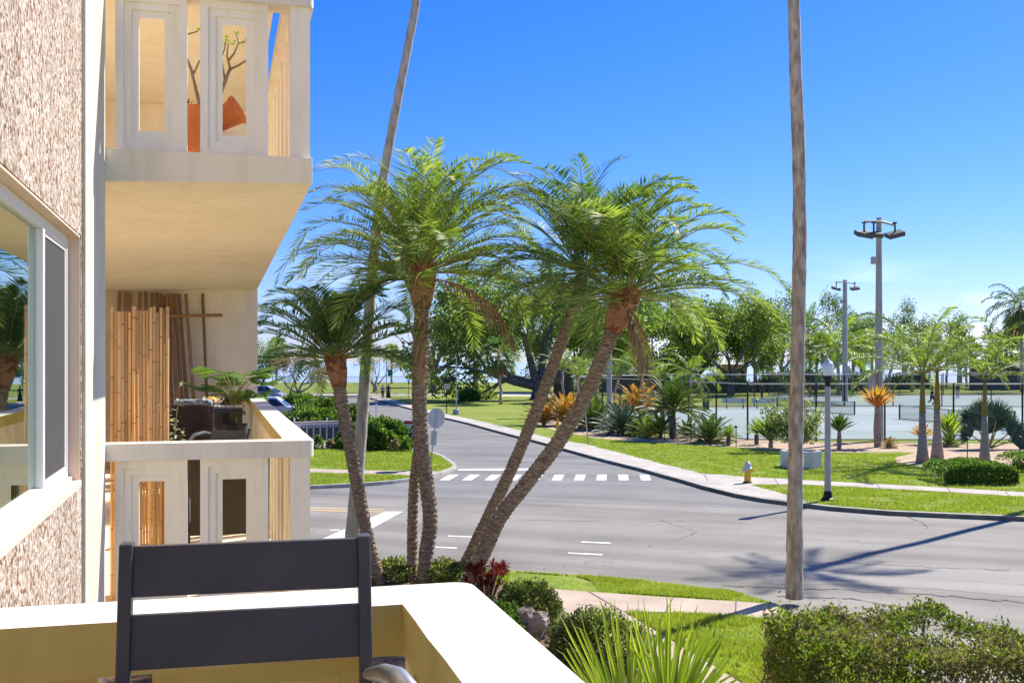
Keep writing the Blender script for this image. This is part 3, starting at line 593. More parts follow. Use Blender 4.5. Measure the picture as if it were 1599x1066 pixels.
for ring, (n, r0, r1, z1, wd_) in enumerate(((11, .02, .15, .085, .035), (8, .02, .10, .11, .03))):
    for k in range(n):
        t = 2 * math.pi * (k + ring * .5) / n; c, s_ = math.cos(t), math.sin(t)
        b.add([(r0 * c, r0 * s_, 0), ((r0 + r1) * .55 * c - wd_ * s_, (r0 + r1) * .55 * s_ + wd_ * c, z1 * .35), (r1 * c, r1 * s_, z1), ((r0 + r1) * .55 * c + wd_ * s_, (r0 + r1) * .55 * s_ - wd_ * c, z1 * .35)], [(0, 1, 2), (0, 2, 3)])
b.build('petals', flat('cream_petals', (.8, .70, .55)), lf)
b = MB(); b.lathe([(.01, .01), (.05, .03), (.06, .07), (.03, .10)], 12); b.build('flower_centre', flat('yellow_centre', (.85, .5, .06)), lf, smooth=True)
cp = W(352, 607, 15.3); b = MB(); b.lathe([(.02, 0), (.13, .0), (.14, .10), (.145, .24), (.12, .245), (.11, .2)], 18); b = b.build('planter_bowl', flat('cream_glazed_pot', (.75, .58, .38)), smooth=True, loc=(cp.x, 15.3, FL + 1.046)); b.scale = (.95, .95, .75)
tag(b, 'cream glazed pot among the split-leaf plant beyond the side table', 'pot')
b = MB(); b.cyl((0, 0, 0), .16, .16, 1.046, 16); tag(b.build('plant_stand', M['slate'], loc=(cp.x, 15.3, FL)), 'dark round stand carrying the cream pot', 'stand')
def monstera(loc, label, n, rmin, rmax, sz, seed, m, name='monstera_plant'):
    rg = random.Random(seed); t = thing(name, label, 'plant', loc); st = MB(); lv = MB()
    for k in range(n):
        az = rg.uniform(0, 6.28); rr_ = rg.uniform(rmin, rmax); h = rg.uniform(.25, .75); d = Vector((math.cos(az), math.sin(az), 0)); tip = d * rr_ + Vector((0, 0, h))
        st.tube([(0, 0, 0), tuple(d * rr_ * .4 + Vector((0, 0, h * .75))), tuple(tip)], [.007, .006, .004], 5)
        fw_ = (d + Vector((0, 0, rg.uniform(-.5, .4)))).normalized(); sd = fw_.cross(Vector((0, 0, 1))).normalized(); L_ = sz * rg.uniform(.7, 1.1)
        for sg in (-1, 1):
            for j in range(6):
                u0, u1 = j / 6, (j + .86) / 6; wv = math.sin((u0 * .8 + .15) * math.pi) * L_ * .55
                a = tip + fw_ * (L_ * u0); c = tip + fw_ * (L_ * u1); o = sd * sg * wv + fw_ * L_ * .12 - Vector((0, 0, wv * .25))
                lv.add([tuple(a), tuple(c), tuple(c + o), tuple(a + o * .95)], [(0, 1, 2, 3)])
    st.build('stem', M['rachis'], t); lv.build('foliage', m, t); return t
pm_ = W(366, 640, 14.9); monstera((pm_.x, 14.9, FL + .70), 'split-leaf green houseplant beside the balcony end wall', 30, .10, .36, .42, 4, M['bush'])
b = MB(); b.cyl((0, 0, 0), .15, .19, .70, 16); tag(b.build('flower_pot', M['slate'], loc=(pm_.x, 14.9, FL), smooth=False), 'dark grey tall pot holding the split-leaf houseplant', 'pot')
pe = W(262, 640, 9.2)
t = thing('eucalyptus_plant', 'grey-green leafy branches rising between the bamboo screen and the wicker armchair', 'plant', (pe.x, 9.2, FL + .4)); st = MB(); lv = MB(); rg = random.Random(9)
for k in range(20):
    az = rg.uniform(0, 6.28); h = rg.uniform(.45, 1.05); r_ = rg.uniform(.02, .20); e = Vector((math.cos(az) * r_, math.sin(az) * r_, h)); st.tube([(0, 0, 0), tuple(e * .6), tuple(e)], [.006, .005, .003], 5)
    for j in range(12):
        q = e * (.4 + .6 * j / 12); d = Vector((rg.uniform(-1, 1), rg.uniform(-1, 1), rg.uniform(-.3, .6))).normalized(); sd = d.cross(Vector((rg.random(), rg.random(), 1))).normalized() * .016
        lv.add([tuple(q), tuple(q + d * .03 + sd), tuple(q + d * .06), tuple(q + d * .03 - sd)], [(0, 1, 2, 3)])
st.build('stem', M['twig'], t); lv.build('foliage', leafmat('eucalyptus_leaf', (.12, .18, .14), (.30, .38, .32), (.5, .55, .48)), t)
b = MB(); b.cyl((0, 0, 0), .07, .10, .42, 14); tag(b.build('flower_pot', M['slate'], loc=(pe.x, 9.2, FL)), 'dark pot under the grey-green branches near the bamboo screen', 'pot')
# grey dining chair and sling lounger low behind the balusters
def patio_chair(loc, rz, label, m_f, m_s, w_=.5, h_=.95):
    t = thing('patio_chair', label, 'chair', loc, rz)
    b = MB(); b.box(-w_ / 2 + .03, w_ / 2 - .03, -.02, .42, .43, .45); b.build('seat', m_s, t)
    b = MB(); Mx = Matrix.Translation((0, -.02, .45)) @ Matrix.Rotation(R(14), 4, 'X'); b.box(-w_ / 2 + .03, w_ / 2 - .03, -.01, .01, .02, h_ - .45, 0, Mx); b.build('backrest', m_s, t)
    for s_ in (-1, 1):
        x_ = s_ * w_ / 2; b = MB(); b.tube([(x_, -.02, .44), (x_, -.16, h_ + .01)], [.016, .016], 6); b.build('back_frame', m_f, t)
        b = MB(); b.tube([(x_, -.08, .66), (x_, .08, .69), (x_, .3, .67), (x_, .42, .60)], [.022, .026, .026, .02], 8); b.build('armrest', m_f, t)
        b = MB(); b.tube([(x_, .42, .60), (x_, .46, 0)], [.016, .016], 6); b.build('leg', m_f, t)
        b = MB(); b.tube([(x_, -.02, .44), (x_, -.2, 0)], [.016, .016], 6); b.build('leg', m_f, t)
    return t
GM = flat('grey_chair_metal', (.13, .14, .15), .45)
pc = W(352, 700, 13.2); patio_chair((pc.x, 13.2, FL), TH + 2.6, 'grey metal armchair facing away beside the wicker armchair', GM, GM, h_=.72)
lc = W(352, 780, 7.6)
t = thing('lounge_chair', 'dark brown high-backed sling lounge chair behind the second baluster panel', 'lounge chair', (lc.x, 7.6, FL), TH)
BRW = mat('brown_sling', (.045, .038, .03), (.07, .06, .048), 5, .35)
b = MB(); Mx = Matrix.Translation((0, 0, .35)) @ Matrix.Rotation(R(12), 4, 'X'); b.box(-.24, .28, -.01, .01, 0, .62, 0, Mx); b.build('backrest', BRW, t)
b = MB(); b.box(-.24, .28, .0, .5, .33, .35); b.build('seat', BRW, t)
for s_ in (-.255, .295):
    b = MB(); b.tube([(s_, .5, 0), (s_, .02, .36), (s_, -.13, .98)], [.014] * 3, 6); b.build('side_frame', GM, t)
    b = MB(); b.tube([(s_, -.12, .0), (s_, .1, .4), (s_, .3, .56)], [.014] * 3, 6); b.build('leg', GM, t)
b = MB(); b.box(-.3, .3, -.02, .01, .0, .10); tag(b.build('floor_towel', flat('white_towel', (.8, .8, .8)), loc=(lc.x, 7.52, FL), rotz=TH, bevel=.03), 'white folded towel on the floor in front of the brown lounge chair', 'towel')
# upper balcony: terracotta pots and bare frangipani
FU = FL + 2.87
def pot(loc, label, s, tilt=0, hgt=.42):
    t = thing('terracotta_pot', label, 'pot', loc); b = MB(); b.lathe([(s * .34, 0), (s * .48, hgt * .82), (s * .50, hgt * .82), (s * .50, hgt), (s * .44, hgt), (s * .42, hgt * .9)], 24); o = b.build('pot_body', M['terra'], t, smooth=False)
    b = MB(); b.lathe([(s * .505, hgt * .80), (s * .54, hgt * .81), (s * .54, hgt * .985), (s * .5, hgt)], 24); b.build('pot_rim', M['terra'], t)
    b = MB(); b.cyl((0, 0, hgt * .88), s * .41, s * .41, .01, 20); b.build('soil', M['mulch'], t)
    t.rotation_euler = (0, tilt, 0); return t
p1 = W(300, 200, 7.3); pt1 = pot((p1.x, 7.35, FU), 'tall terracotta pot with red succulent on the upper balcony', .30, 0, .46)
p2 = W(350, 190, 7.62); pt2 = pot((p2.x - .05, 7.62, FU + .42), 'terracotta pot tipped over at the foot of the bare branching plant', .20, R(58), .20)
b = MB(); b.box(-.2, .16, -.15, .15, 0, .335); tag(b.build('white_bench', M['white'], loc=(p2.x, 7.62, FU), rotz=TH, bevel=.01), 'low white block under the tipped terracotta pot', 'bench')
sg = MB(); rg = random.Random(2)
for k in range(26):
    az = rg.uniform(0, 6.28); el = rg.uniform(.2, 1.3); d = Vector((math.cos(az) * math.cos(el), math.sin(az) * math.cos(el), math.sin(el))); sd = d.cross(Vector((0, 0, 1))).normalized() * .012
    sg.add([(0, 0, 0), tuple(d * .04 + sd), tuple(d * .085), tuple(d * .04 - sd)], [(0, 1, 2, 3)])
tag(sg.build('succulent', M['redleaf'], loc=(p1.x - .04, 7.3, FU + .44)), 'small red succulent rosette in the tall terracotta pot', 'plant')
fr = thing('frangipani', 'bare forked frangipani with green leaf buds on the upper balcony', 'plant', (p1.x + .12, 7.7, FU + .001))
st = MB(); lv = MB(); BK = mat('frangipani_bark', (.24, .19, .12), (.34, .29, .19), 8, .85, .3)
o_ = Vector((p1.x + .12, 7.7, FU + .001))
def br(px, *r): return [tuple(W(a, b_, 7.7) - o_) for a, b_ in px], list(r)
for px, r in (([(322, 232), (322, 215)],(.03, .026)), ([(322, 215), (312, 160), (300, 110), (286, 76)], (.022, .018, .014, .011)), ([(302, 118), (312, 95), (320, 100), (330, 120)], (.008, .007, .006, .006)), ([(286, 76), (290, 55), (310, 49)], (.009, .007, .005)),
              ([(322, 215), (338, 160), (352, 128), (360, 108)], (.022, .018, .015, .013)), ([(360, 108), (372, 103), (386, 94)], (.010, .009, .007)), ([(360, 108), (355, 88), (357, 70)], (.010, .007, .005)),
              ([(352, 128), (348, 100), (345, 72)], (.010, .007, .006)), ([(357, 95), (366, 84), (373, 68), (370, 55)], (.009, .007, .005, .004)), ([(373, 68), (383, 66)], (.006, .004)), ([(338, 160), (334, 120), (338, 90)], (.011, .008, .006)), ([(345, 92), (351, 78), (353, 62)], (.006, .005, .004))):
    st.tube(br(px)[0], r, 7, rough=.15)
for a, b_ in ((355, 66), (370, 54), (384, 65), (357, 70), (367, 70), (346, 71), (311, 48), (338, 89), (353, 60)):
    for k in range(7):
        q = W(a, b_, 7.7) - o_; d = Vector((rg.uniform(-1, 1), rg.uniform(-1, 1), rg.uniform(0, 1))).normalized(); sd = d.cross(Vector((0, 0, 1))).normalized() * .008; lv.add([tuple(q), tuple(q + d * .017 + sd), tuple(q + d * .036), tuple(q + d * .017 - sd)], [(0, 1, 2, 3)])
st.build('branches', BK, fr, smooth=True); lv.build('leaf_buds', M['frondy'], fr)
# near bar-height chair
ch = thing('bar_chair', 'dark slate metal bar chair with two wide back slats, closest to the viewer', 'chair', (-.47, 1.85, FL))
c0 = Vector((-.47, 1.85, FL)); PL0, PL1 = W(199, 852, 1.86), W(191, 1130, 1.80); PR0, PR1 = W(568, 839, 1.95), W(573, 1130, 1.89)
for a, b_ in ((PL0, PL1), (PR0, PR1)):
    b = MB(); a = a.copy(); a.z = H - .318; lo = a + (b_ - a) * 2.0
    dv = (PR0 - PL0).normalized(); nv = Vector((-dv.y, dv.x, 0))
    vs = [];
    for p_ in (lo, a):
        for s1, s2 in ((-1, -1), (1, -1), (1, 1), (-1, 1)): vs.append(tuple(p_ - c0 + dv * (.0115 * s1) + nv * (.018 * s2)))
    b.add(vs, [(3, 2, 1, 0), (4, 5, 6, 7), (0, 1, 5, 4), (1, 2, 6, 5), (2, 3, 7, 6), (3, 0, 4, 7)]); b.build('back_post', M['slate'], ch, bevel=.003)
for z0, z1 in ((-.409, -.324), (-.529, -.440)):
    b = MB(); vs = []
    for zz in (z0, z1):
        for pp, q0, q1 in ((0, PL0, PL1), (1, PR0, PR1)):
            t_ = (zz + .318) / ((q1.z - H) + .318) if False else (-.318 - zz) / (.318 - .318 + (q0.z - q1.z)); c = q0.lerp(q1, max(t_, 0)); e = c + (dv * .012 if pp == 0 else -dv * .012)
            for s2 in (-.008, .008): vs.append((e.x - c0.x + nv.x * s2, e.y - c0.y + nv.y * s2, H + zz - c0.z))
    b.add(vs, [(0, 2, 6, 4), (1, 5, 7, 3), (4, 6, 7, 5), (0, 1, 3, 2), (0, 4, 5, 1), (2, 3, 7, 6)]); b.build('back_slat', M['slate'], ch)
b = MB(); ar = [W(574, 1052, 1.89), W(600, 1050, 1.80), W(622, 1058, 1.72), W(645, 1085, 1.66), W(660, 1150, 1.62)]
b.tube([tuple(p_ - c0) for p_ in ar], [.010, .016, .018, .018, .016], 12, 0); b.build('armrest', M['silver'], ch, smooth=True)
b = MB(); ar2 = [W(186, 1075, 1.80), W(150, 1090, 1.7), W(120, 1150, 1.6)]; b.tube([tuple(p_ - c0) for p_ in ar2], [.010, .016, .016], 10); b.build('armrest', M['silver'], ch, smooth=True)
b = MB(); b.box(-.22, .22, -.45, 0, .74, .77); b.build('seat', M['slate'], ch)
for x_, y_ in ((-.2, -.43), (.2, -.43), (-.2, .04), (.2, .13)): b = MB(); b.box(x_ - .012, x_ + .012, y_ - .018, y_ + .018, 0, .75); b.build('leg', M['slate'], ch)
for (x_, z_) in ((573, 1040), (573, 1054)):
    b = MB(); q = W(x_ - 1, z_, 1.915) - c0; b.tube([(q.x, q.y, q.z), (q.x - .002, q.y - .008, q.z)], [.0045, .004], 10); b.build('bolt', M['silver'], ch)
# folding chair on the ground below
fc = G(210, 1066, Z1); t = thing('beach_chair', 'blue and white striped folding beach chair on the ground seen through the balusters', 'chair', (fc[0], fc[1] + 1.6, Z1), .5)
BS = bpy.data.materials.new('blue_stripe'); BS.use_nodes = True; nt = BS.node_tree; wv = nt.nodes.new('ShaderNodeTexWave'); wv.inputs['Scale'].default_value = 2.2; wv.bands_direction = 'Z'; cm_ = nt.nodes.new('ShaderNodeValToRGB'); cm_.color_ramp.interpolation = 'CONSTANT'; cm_.color_ramp.elements[0].color = (.06, .2, .55, 1); cm_.color_ramp.elements[1].position = .6; cm_.color_ramp.elements[1].color = (.75, .8, .85, 1)
c_ = nt.nodes.new('ShaderNodeTexCoord'); nt.links.new(c_.outputs['Object'], wv.inputs[0]); nt.links.new(wv.outputs[0], cm_.inputs[0]); nt.links.new(cm_.outputs[0], nt.nodes['Principled BSDF'].inputs['Base Color'])
b = MB(); Mx = Matrix.Translation((0, 0, .35)) @ Matrix.Rotation(R(25), 4, 'X'); b.box(-.3, .3, 0, .02, 0, .75, 0, Mx); b.build('backrest', BS, t)
b = MB(); b.box(-.3, .3, -.5, .02, .33, .35); b.build('seat', BS, t)
for s_ in (-.32, .32): b = MB(); b.tube([(s_, -.5, 0), (s_, 0, .5), (s_, -.3, 1.05)], [.015] * 3, 6); b.tube([(s_, .35, 0), (s_, -.4, .42)], [.015] * 2, 6); b.build('side_frame', M['vinyl'], t)
# ------------------------------------------------------------------ vegetation builders
def rv_(rg): 
    while True:
        v = Vector((rg.uniform(-1, 1), rg.uniform(-1, 1), rg.uniform(-1, 1)))
        if .05 < v.length < 1: return v
def leafquad(mb, p, d, up, l, w, m=0):
    sd = d.cross(up); sd = sd.normalized() * w if sd.length > 1e-4 else Vector((w, 0, 0)); a = p + d * (l * .5)
    mb.add([tuple(p), tuple(a + sd), tuple(p + d * l), tuple(a - sd)], [(0, 1, 2, 3)], m)
def frond(mb, o, az, el, Ln, droop, ll, n, wd, rg, v=.35, mr=1, ml=0, r0=.018, start=.16, ang=.9, plum=.25, side_bend=0, drl=.3, bare=0, ex=1.4):
    """feather leaf: arching rib with narrow leaflets; ll leaflet length"""
    S = 12; pts = []; dirs = []; p = Vector(o)
    for i in range(S + 1):
        t = i / S; e = el - droop * t ** ex; a = az + side_bend * t
        d = Vector((math.cos(a) * math.cos(e), math.sin(a) * math.cos(e), math.sin(e))); pts.append(p.copy()); dirs.append(d); p = p + d * (Ln / S)
    mb.tube([tuple(q) for q in pts[::2]], [r0 * (1 - .85 * i / 6) for i in range(7)], 4, mr, cap=False)
    for k in range(n):
        t = start + (1 - start) * (k + rg.random() * .6) / n; f = t * S; i = min(int(f), S - 1); q = pts[i].lerp(pts[i + 1], f - i); d = dirs[i]
        s0 = d.cross(Vector((0, 0, 1))); s0 = s0.normalized() if s0.length > .05 else Vector((math.sin(az), -math.cos(az), 0)); up = s0.cross(d).normalized()
        u_ = (t - start) / (1 - start); l = ll * min(1, .5 + u_ * 3) * (1 - .62 * max(0, (u_ - .45) / .55) ** 1.6) * rg.uniform(.85, 1.1)
        for sg in (-1, 1):
            an = ang * (1 - .42 * t ** 2.5) + rg.uniform(-.12, .12); vv = v + rg.uniform(-plum, plum)
            dd = (d * math.cos(an) + (s0 * sg * math.cos(vv) + up * math.sin(vv)) * math.sin(an)).normalized()
            nn = dd.cross(s0 * sg + Vector((0, 0, .01))); 
            # two-segment leaflet with a drooping tip
            w2 = (up * .35 + d.cross(dd).normalized() * .4 + d * .8).normalized(); w2 = (w2 - dd * w2.dot(dd)); w2 = w2.normalized() * (wd * .5) if w2.length > 1e-3 else Vector((wd * .5, 0, 0))
            m1 = q + dd * (l * .45); tip = q + dd * l - Vector((0, 0, l * drl * rg.uniform(.4, 1.2)))
            mb.add([tuple(q), tuple(m1 + w2), tuple(tip), tuple(m1 - w2)], [(0, 1, 2, 3)], ml)
def fan(mb, o, d, up, Rr, n, spread, wd, rg, m=0, droop=.15, fold=.15):
    d = d.normalized(); s0 = d.cross(up).normalized(); u = s0.cross(d).normalized()
    for k in range(n):
        a = spread * ((k + .5) / n - .5) + rg.uniform(-.02, .02); l = Rr * (1 - .18 * abs(2 * (k + .5) / n - 1)) * rg.uniform(.9, 1.05)
        dd = (d * math.cos(a) + s0 * math.sin(a) + u * fold * abs(math.sin(a))).normalized(); sd = dd.cross(u).normalized() * wd
        a1 = o + dd * (l * .5) + u * (wd * .6 if k % 2 else -wd * .6); tip = o + dd * l - Vector((0, 0, 1)) * (droop * l * rg.uniform(.3, 1.4))
        mb.add([tuple(o), tuple(a1 + sd), tuple(tip), tuple(a1 - sd)], [(0, 1, 2, 3)], m)
def boot(mb, c, z0, z1, r0, r1, rg, n=90, m=0):
    for k in range(n):
        t = k / n; az = k * 2.399963; z = z0 + (z1 - z0) * t; prof = math.sin(min(1, .25 + t * .75) * math.pi * .62); r = r0 + (r1 - r0) * prof
        d = Vector((math.cos(az), math.sin(az), 0)); tg = Vector((-d.y, d.x, 0)); L_ = .20 * rg.uniform(.7, 1.3) * (z1 - z0); wd = .38 * r
        a = c + d * (r * .72) + Vector((0, 0, z)); tip = a + d * (.32 * r) + Vector((0, 0, L_ + .06)) + tg * rg.uniform(-.02, .02)
        mb.add([tuple(a - tg * wd), tuple(a + d * (.14 * r)), tuple(a + tg * wd), tuple(tip + tg * wd * .45), tuple(tip - tg * wd * .45)], [(0, 1, 3, 4), (1, 2, 3)], m)
def ringtrunk(path, r0, r1, rg, step=.05, bump=.12, n=14):
    """smooth path resampled with overlapping leaf-scar rings"""
    P = [Vector(p) for p in path]; out = []
    for i in range(len(P) - 1):
        a = P[max(i - 1, 0)]; b = P[i]; c = P[i + 1]; d = P[min(i + 2, len(P) - 1)]; k = max(2, int((c - b).length / step))
        for j in range(k):
            t = j / k; out.append(.5 * ((2 * b) + (-a + c) * t + (2 * a - 5 * b + 4 * c - d) * t * t + (-a + 3 * b - 3 * c + d) * t ** 3))
    out.append(P[-1]); N_ = len(out)
    rad = [(r0 + (r1 - r0) * i / N_) * (1 + (bump if i % 2 else -bump * .4) * rg.uniform(.5, 1.3)) for i in range(N_)]
    return out, rad
def scales(mb, pts, r0, r1, rg, per=7, m=0, L_=.05):
    N_ = len(pts)
    for i in range(0, N_ - 1):
        r = r0 + (r1 - r0) * i / N_; d = (pts[i + 1] - pts[i]).normalized(); a = d.cross(Vector((1, .2, 0))).normalized(); b = d.cross(a)
        for k in range(per):
            t = 6.2832 * (k + (i % 2) * .5 + rg.uniform(-.2, .2)) / per; n_ = a * math.cos(t) + b * math.sin(t); tg = -a * math.sin(t) + b * math.cos(t); w_ = r * .42
            q = pts[i] + n_ * (r * .93); tip = q + n_ * (r * rg.uniform(.12, .34)) + d * (L_ * rg.uniform(.5, 1.4))
            mb.add([tuple(q - tg * w_), tuple(q + tg * w_), tuple(tip + tg * w_ * .4), tuple(tip - tg * w_ * .4)], [(0, 1, 2, 3)], m)
def date_palm(label, path, r0, r1, Ln, nf, seed, dead=(), boot_h=.55, boot_r=.26, mat_leaf='frond', group=None, elmin=-.25, ll=.50, nl=52, name='date_palm', wd=.030):
    rg = random.Random(seed); base = Vector(path[0]); t = thing(name, label, 'palm tree', base, 0, group)
    P = [Vector(p) - base for p in path]; top = P[-1]
    mb = MB(); pts, rad = ringtrunk(P, r0, r1, rg); mb.tube([tuple(p) for p in pts], rad, 14, 0); scales(mb, pts, (r0 + r1) / 2, r1, rg, 8, 0)
    mb.build('trunk', M['palmbark'], t)
    if boot_h:
        ax = (P[-1] - P[-2]).normalized()
        mb = MB(); c = top - ax * boot_h; prof = [(r1 * 1.0, 0), (boot_r * .82, boot_h * .25), (boot_r * .95, boot_h * .55), (boot_r * .8, boot_h * .85), (boot_r * .45, boot_h * 1.05)]
        Mx = Vector((0, 0, 1)).rotation_difference(ax).to_matrix().to_4x4(); mb2 = MB(); mb2.lathe(prof, 16); boot(mb2, Vector((0, 0, 0)), 0, boot_h, r1, boot_r, rg, 150)
        mb2.v = [tuple(c + (Mx @ Vector(v))) for v in mb2.v]; mb2.build('leaf_bases', M['boot'], t)
    mb = MB()
    for k in range(nf):
        f = (k + .5) / nf; az = k * 2.399963 + rg.uniform(-.25, .25); el = 1.50 - (1.50 - elmin) * f ** 1.25 + rg.uniform(-.16, .16); L_ = Ln * rg.uniform(.85, 1.08) * (.78 + .22 * math.sin(f * math.pi))
        dr = rg.uniform(1.5, 2.3) if f < .3 else rg.uniform(1.5, 2.3) if f < .75 else rg.uniform(1.0, 1.6); st_ = top + Vector((math.cos(az), math.sin(az), 0)) * .07
        frond(mb, st_, az, el, L_, dr, ll * rg.uniform(.9, 1.1), nl, wd, rg, side_bend=rg.uniform(-.2, .2), r0=.02, plum=.22, drl=.05, ang=1.08, v=.28, ex=2.3)
    mb.build('crown', [M[mat_leaf], M['rachis']], t)
    for (az, el, L_, dr, mt) in dead:
        mb = MB(); frond(mb, top - Vector((0, 0, .1)), az, el, L_, dr, ll * .9, nl, wd, rg, v=-.3, plum=.5, drl=.9, ang=.6); mb.build('dead_frond', [M[mt], M['boot']], t)
    return t
def wpath(Y, *px, lean=0): return [W(px[i], px[i + 1], Y + lean * (i / max(1, len(px) - 2))) for i in range(0, len(px), 2)]
YB = 20.9
date_palm('small date palm with curved slender trunk, left of the cluster nearest the balcony', [Vector((W(596, 908, YB).x, YB, Z1))] + wpath(YB, 577, 850, 561, 770, 548, 700, 536, 640, 524, 560), .105, .125, 2.35, 44, 11, boot_h=.58, boot_r=.21, mat_leaf='frondb', ll=.40, nl=56, elmin=-.1)
date_palm('tall date palm with upright trunk and broad bright crown, centre of the cluster', [Vector((W(662, 908, YB).x, YB, Z1))] + wpath(YB, 665, 870, 672, 815, 667, 760, 658, 690, 655, 600, 658, 520, 660, 425), .130, .138, 3.4, 60, 22,
          dead=((-.45, -.15, 2.5, 1.15, 'frondd'), (-1.4, -1.0, 2.0, .5, 'frondd')), boot_h=.72, boot_r=.27)
date_palm('thin trunked date palm pressed against the left side of the tall centre palm', [Vector((W(643, 908, YB + .25).x, YB + .25, Z1))] + wpath(YB + .3, 644, 860, 645, 800, 648, 745, 655, 690, 660, 600, 660, 500, 640, 440), .10, .09, 2.9, 16, 31, boot_h=0, boot_r=.2, elmin=.1)
date_palm('leaning date palm with bare trunk top, behind the one with orange leaf bases', [Vector((W(716, 908, YB + .5).x, YB + .5, Z1))] + wpath(YB + .5, 742, 850, 771, 790, 800, 730, 838, 640, 868, 560, 893, 490, 912, 425), .118, .112, 3.2, 42, 41, boot_h=0, mat_leaf='frondb')
date_palm('date palm leaning furthest right, thick orange leaf bases under its crown', [Vector((W(727, 912, YB - .3).x, YB - .3, Z1))] + wpath(YB - .3, 757, 860, 783, 805, 826, 750, 872, 690, 916, 615, 946, 545, 978, 462), .142, .132, 3.15, 56, 52,
          dead=((-1.2, -.7, 1.5, .8, 'frondd'),), boot_h=.78, boot_r=.27)
def tall_palm(label, path, r0, r1, seed, nf=34, fr=1.0, top_only=False, bulge=1.35, bm='graytrunk'):
    rg = random.Random(seed); base = Vector(path[0]); t = thing('fan_palm', label, 'palm tree', base, 0); P = [Vector(p) - base for p in path]
    pts, _ = ringtrunk(P, r0, r1, rg, .14); N_ = len(pts); rad = [(r0 + (r1 - r0) * (i / N_)) * (1 + (bulge - 1) * math.exp(-i / N_ * 16)) * (1 + rg.uniform(-.035, .035)) for i in range(N_)]
    mb = MB(); mb.tube([tuple(p) for p in pts], rad, 18, 0, rough=.10, seed=seed); mb.build('trunk', M[bm], t, smooth=True)
    mb = MB()
    for k in range(nf):
        az = k * 2.4; el = 1.3 - 1.9 * (k + .5) / nf + rg.uniform(-.1, .1); d = Vector((math.cos(az) * math.cos(el), math.sin(az) * math.cos(el), math.sin(el))); o = P[-1] + d * (.75 * fr); mb.tube([tuple(P[-1]), tuple(o)], [.02, .012], 4, 1, cap=False)
        fan(mb, o, d, Vector((0, 0, 1)), fr * 1.0, 34, 4.2, .022 * fr, rg, 0, droop=.35)
    mb.build('crown', [M['frond'], M['rachis']], t); return t
YL = 23.0
tall_palm('very tall slender curving palm trunk behind the left date palms', [Vector((W(549, 885, YL).x, YL, Z1))] + wpath(YL, 552, 830, 562, 700, 573, 560, 580, 450, 596, 300, 617, 180, 640, 60, 652, -10, 662, -120, 668, -230), .145, .070, 3, bm='paletrunk')
YR = 19.6
tall_palm('very tall straight grey-brown palm trunk rising alone by the pavement at the hedge', [Vector((W(1241, 944, YR).x, YR, Z1))] + wpath(YR, 1241, 900, 1242, 800, 1243, 700, 1246, 560, 1249, 400, 1248, 250, 1243, 120, 1240, 0, 1239, -120, 1239, -240), .145, .10, 4, bulge=1.16)
def tall_simple(label, x, y, h, seed): tall_palm(label, [Vector((x, y, Z1)), Vector((x + .1, y, h * .4)), Vector((x, y + .05, h * .8)), Vector((x, y, h))], .17, .12, seed, nf=24)
# --- broadleaf trees
def grow(wood, lv, p, d, ln, r, lev, rg, P):
    S = 4; pts = [p.copy()]; rad = [r]
    for i in range(S):
        d = (d + rv_(rg) * P['wob'] + Vector((0, 0, P['up'] * .1))).normalized(); p = p + d * (ln / S); pts.append(p.copy()); rad.append(r * (1 - .45 * (i + 1) / S))
    wood.tube([tuple(q) for q in pts], rad, 6 if lev > 1 else 8 if lev == 0 else 6, 0, cap=False, rough=.2)
    if lev >= P['lev']:
        for q in pts[1:]:
            for k in range(P['nl']):
                o = q + rv_(rg) * P['cr']; leafquad(lv, o, rv_(rg).normalized(), rv_(rg).normalized(), P['ls'] * rg.uniform(.6, 1.3), P['ls'] * .33)
        return
    n = P['nb']
    for k in range(n):
        i = S if k == 0 else rg.randint(2, S); sp = P['spr'] * (.5 if k == 0 else 1)
        nd = (d + rv_(rg).normalized() * sp + Vector((0, 0, P['up'] * .3))).normalized(); grow(wood, lv, pts[i], nd, ln * rg.uniform(.62, .85), rad[i] * (.8 if k == 0 else .62), lev + 1, rg, P)
def tree(label, base, limbs, r, leaf, bark, seed, name='oak_tree', cat='tree', group=None, **kw):
    """limbs: list of (direction, length)"""
    P = dict(wob=.26, up=.3, lev=3, nl=14, cr=.9, ls=.30, nb=3, spr=.85); P.update(kw); rg = random.Random(seed); t = thing(name, label, cat, base, 0, group); wood = MB(); lv = MB(); h0 = P.get('th', 1.5)
    wood.tube([(0, 0, -.1), (0, 0, h0 * .12), (.04, 0, h0 * .5), (0, .03, h0)], [r * 1.5, r * 1.12, r, r * .95], 10, rough=.2)
    for d, ln in limbs: grow(wood, lv, Vector((0, 0, h0 * .92)), Vector(d).normalized(), ln, r * .62, 0, rg, P)
    wood.build('trunk', M[bark], t, smooth=True)
    if lv.f: lv.build('crown', M[leaf], t)
    return t
def at(px, py, z=Z1): g = G(px, py, z); return Vector((g[0], g[1], z))
tree('huge dark limbed oak spreading over the park lawn left of the leaning trunks', at(842, 624), [((-1, .2, .62), 6), ((-.5, -.3, 1), 6.5), ((.2, .3, 1), 6), ((.9, -.2, .8), 5.5), ((-1, -.5, .30), 6), ((1, .4, .35), 5)], .85, 'oakleaf', 'barkoak', 3, nl=34, cr=1.3, ls=.5, th=1.6)
tree('bare branching tree with a long low limb on the park lawn', at(677, 613), [((-.5, .2, 1), 5), ((.35, 0, 1), 5), ((1, 0, .35), 5.5), ((-.1, -.4, 1), 5)], .55, 'oaklight', 'barkoak', 8, nl=1, cr=.8, ls=.35, th=3, name='bare_tree', spr=.7)
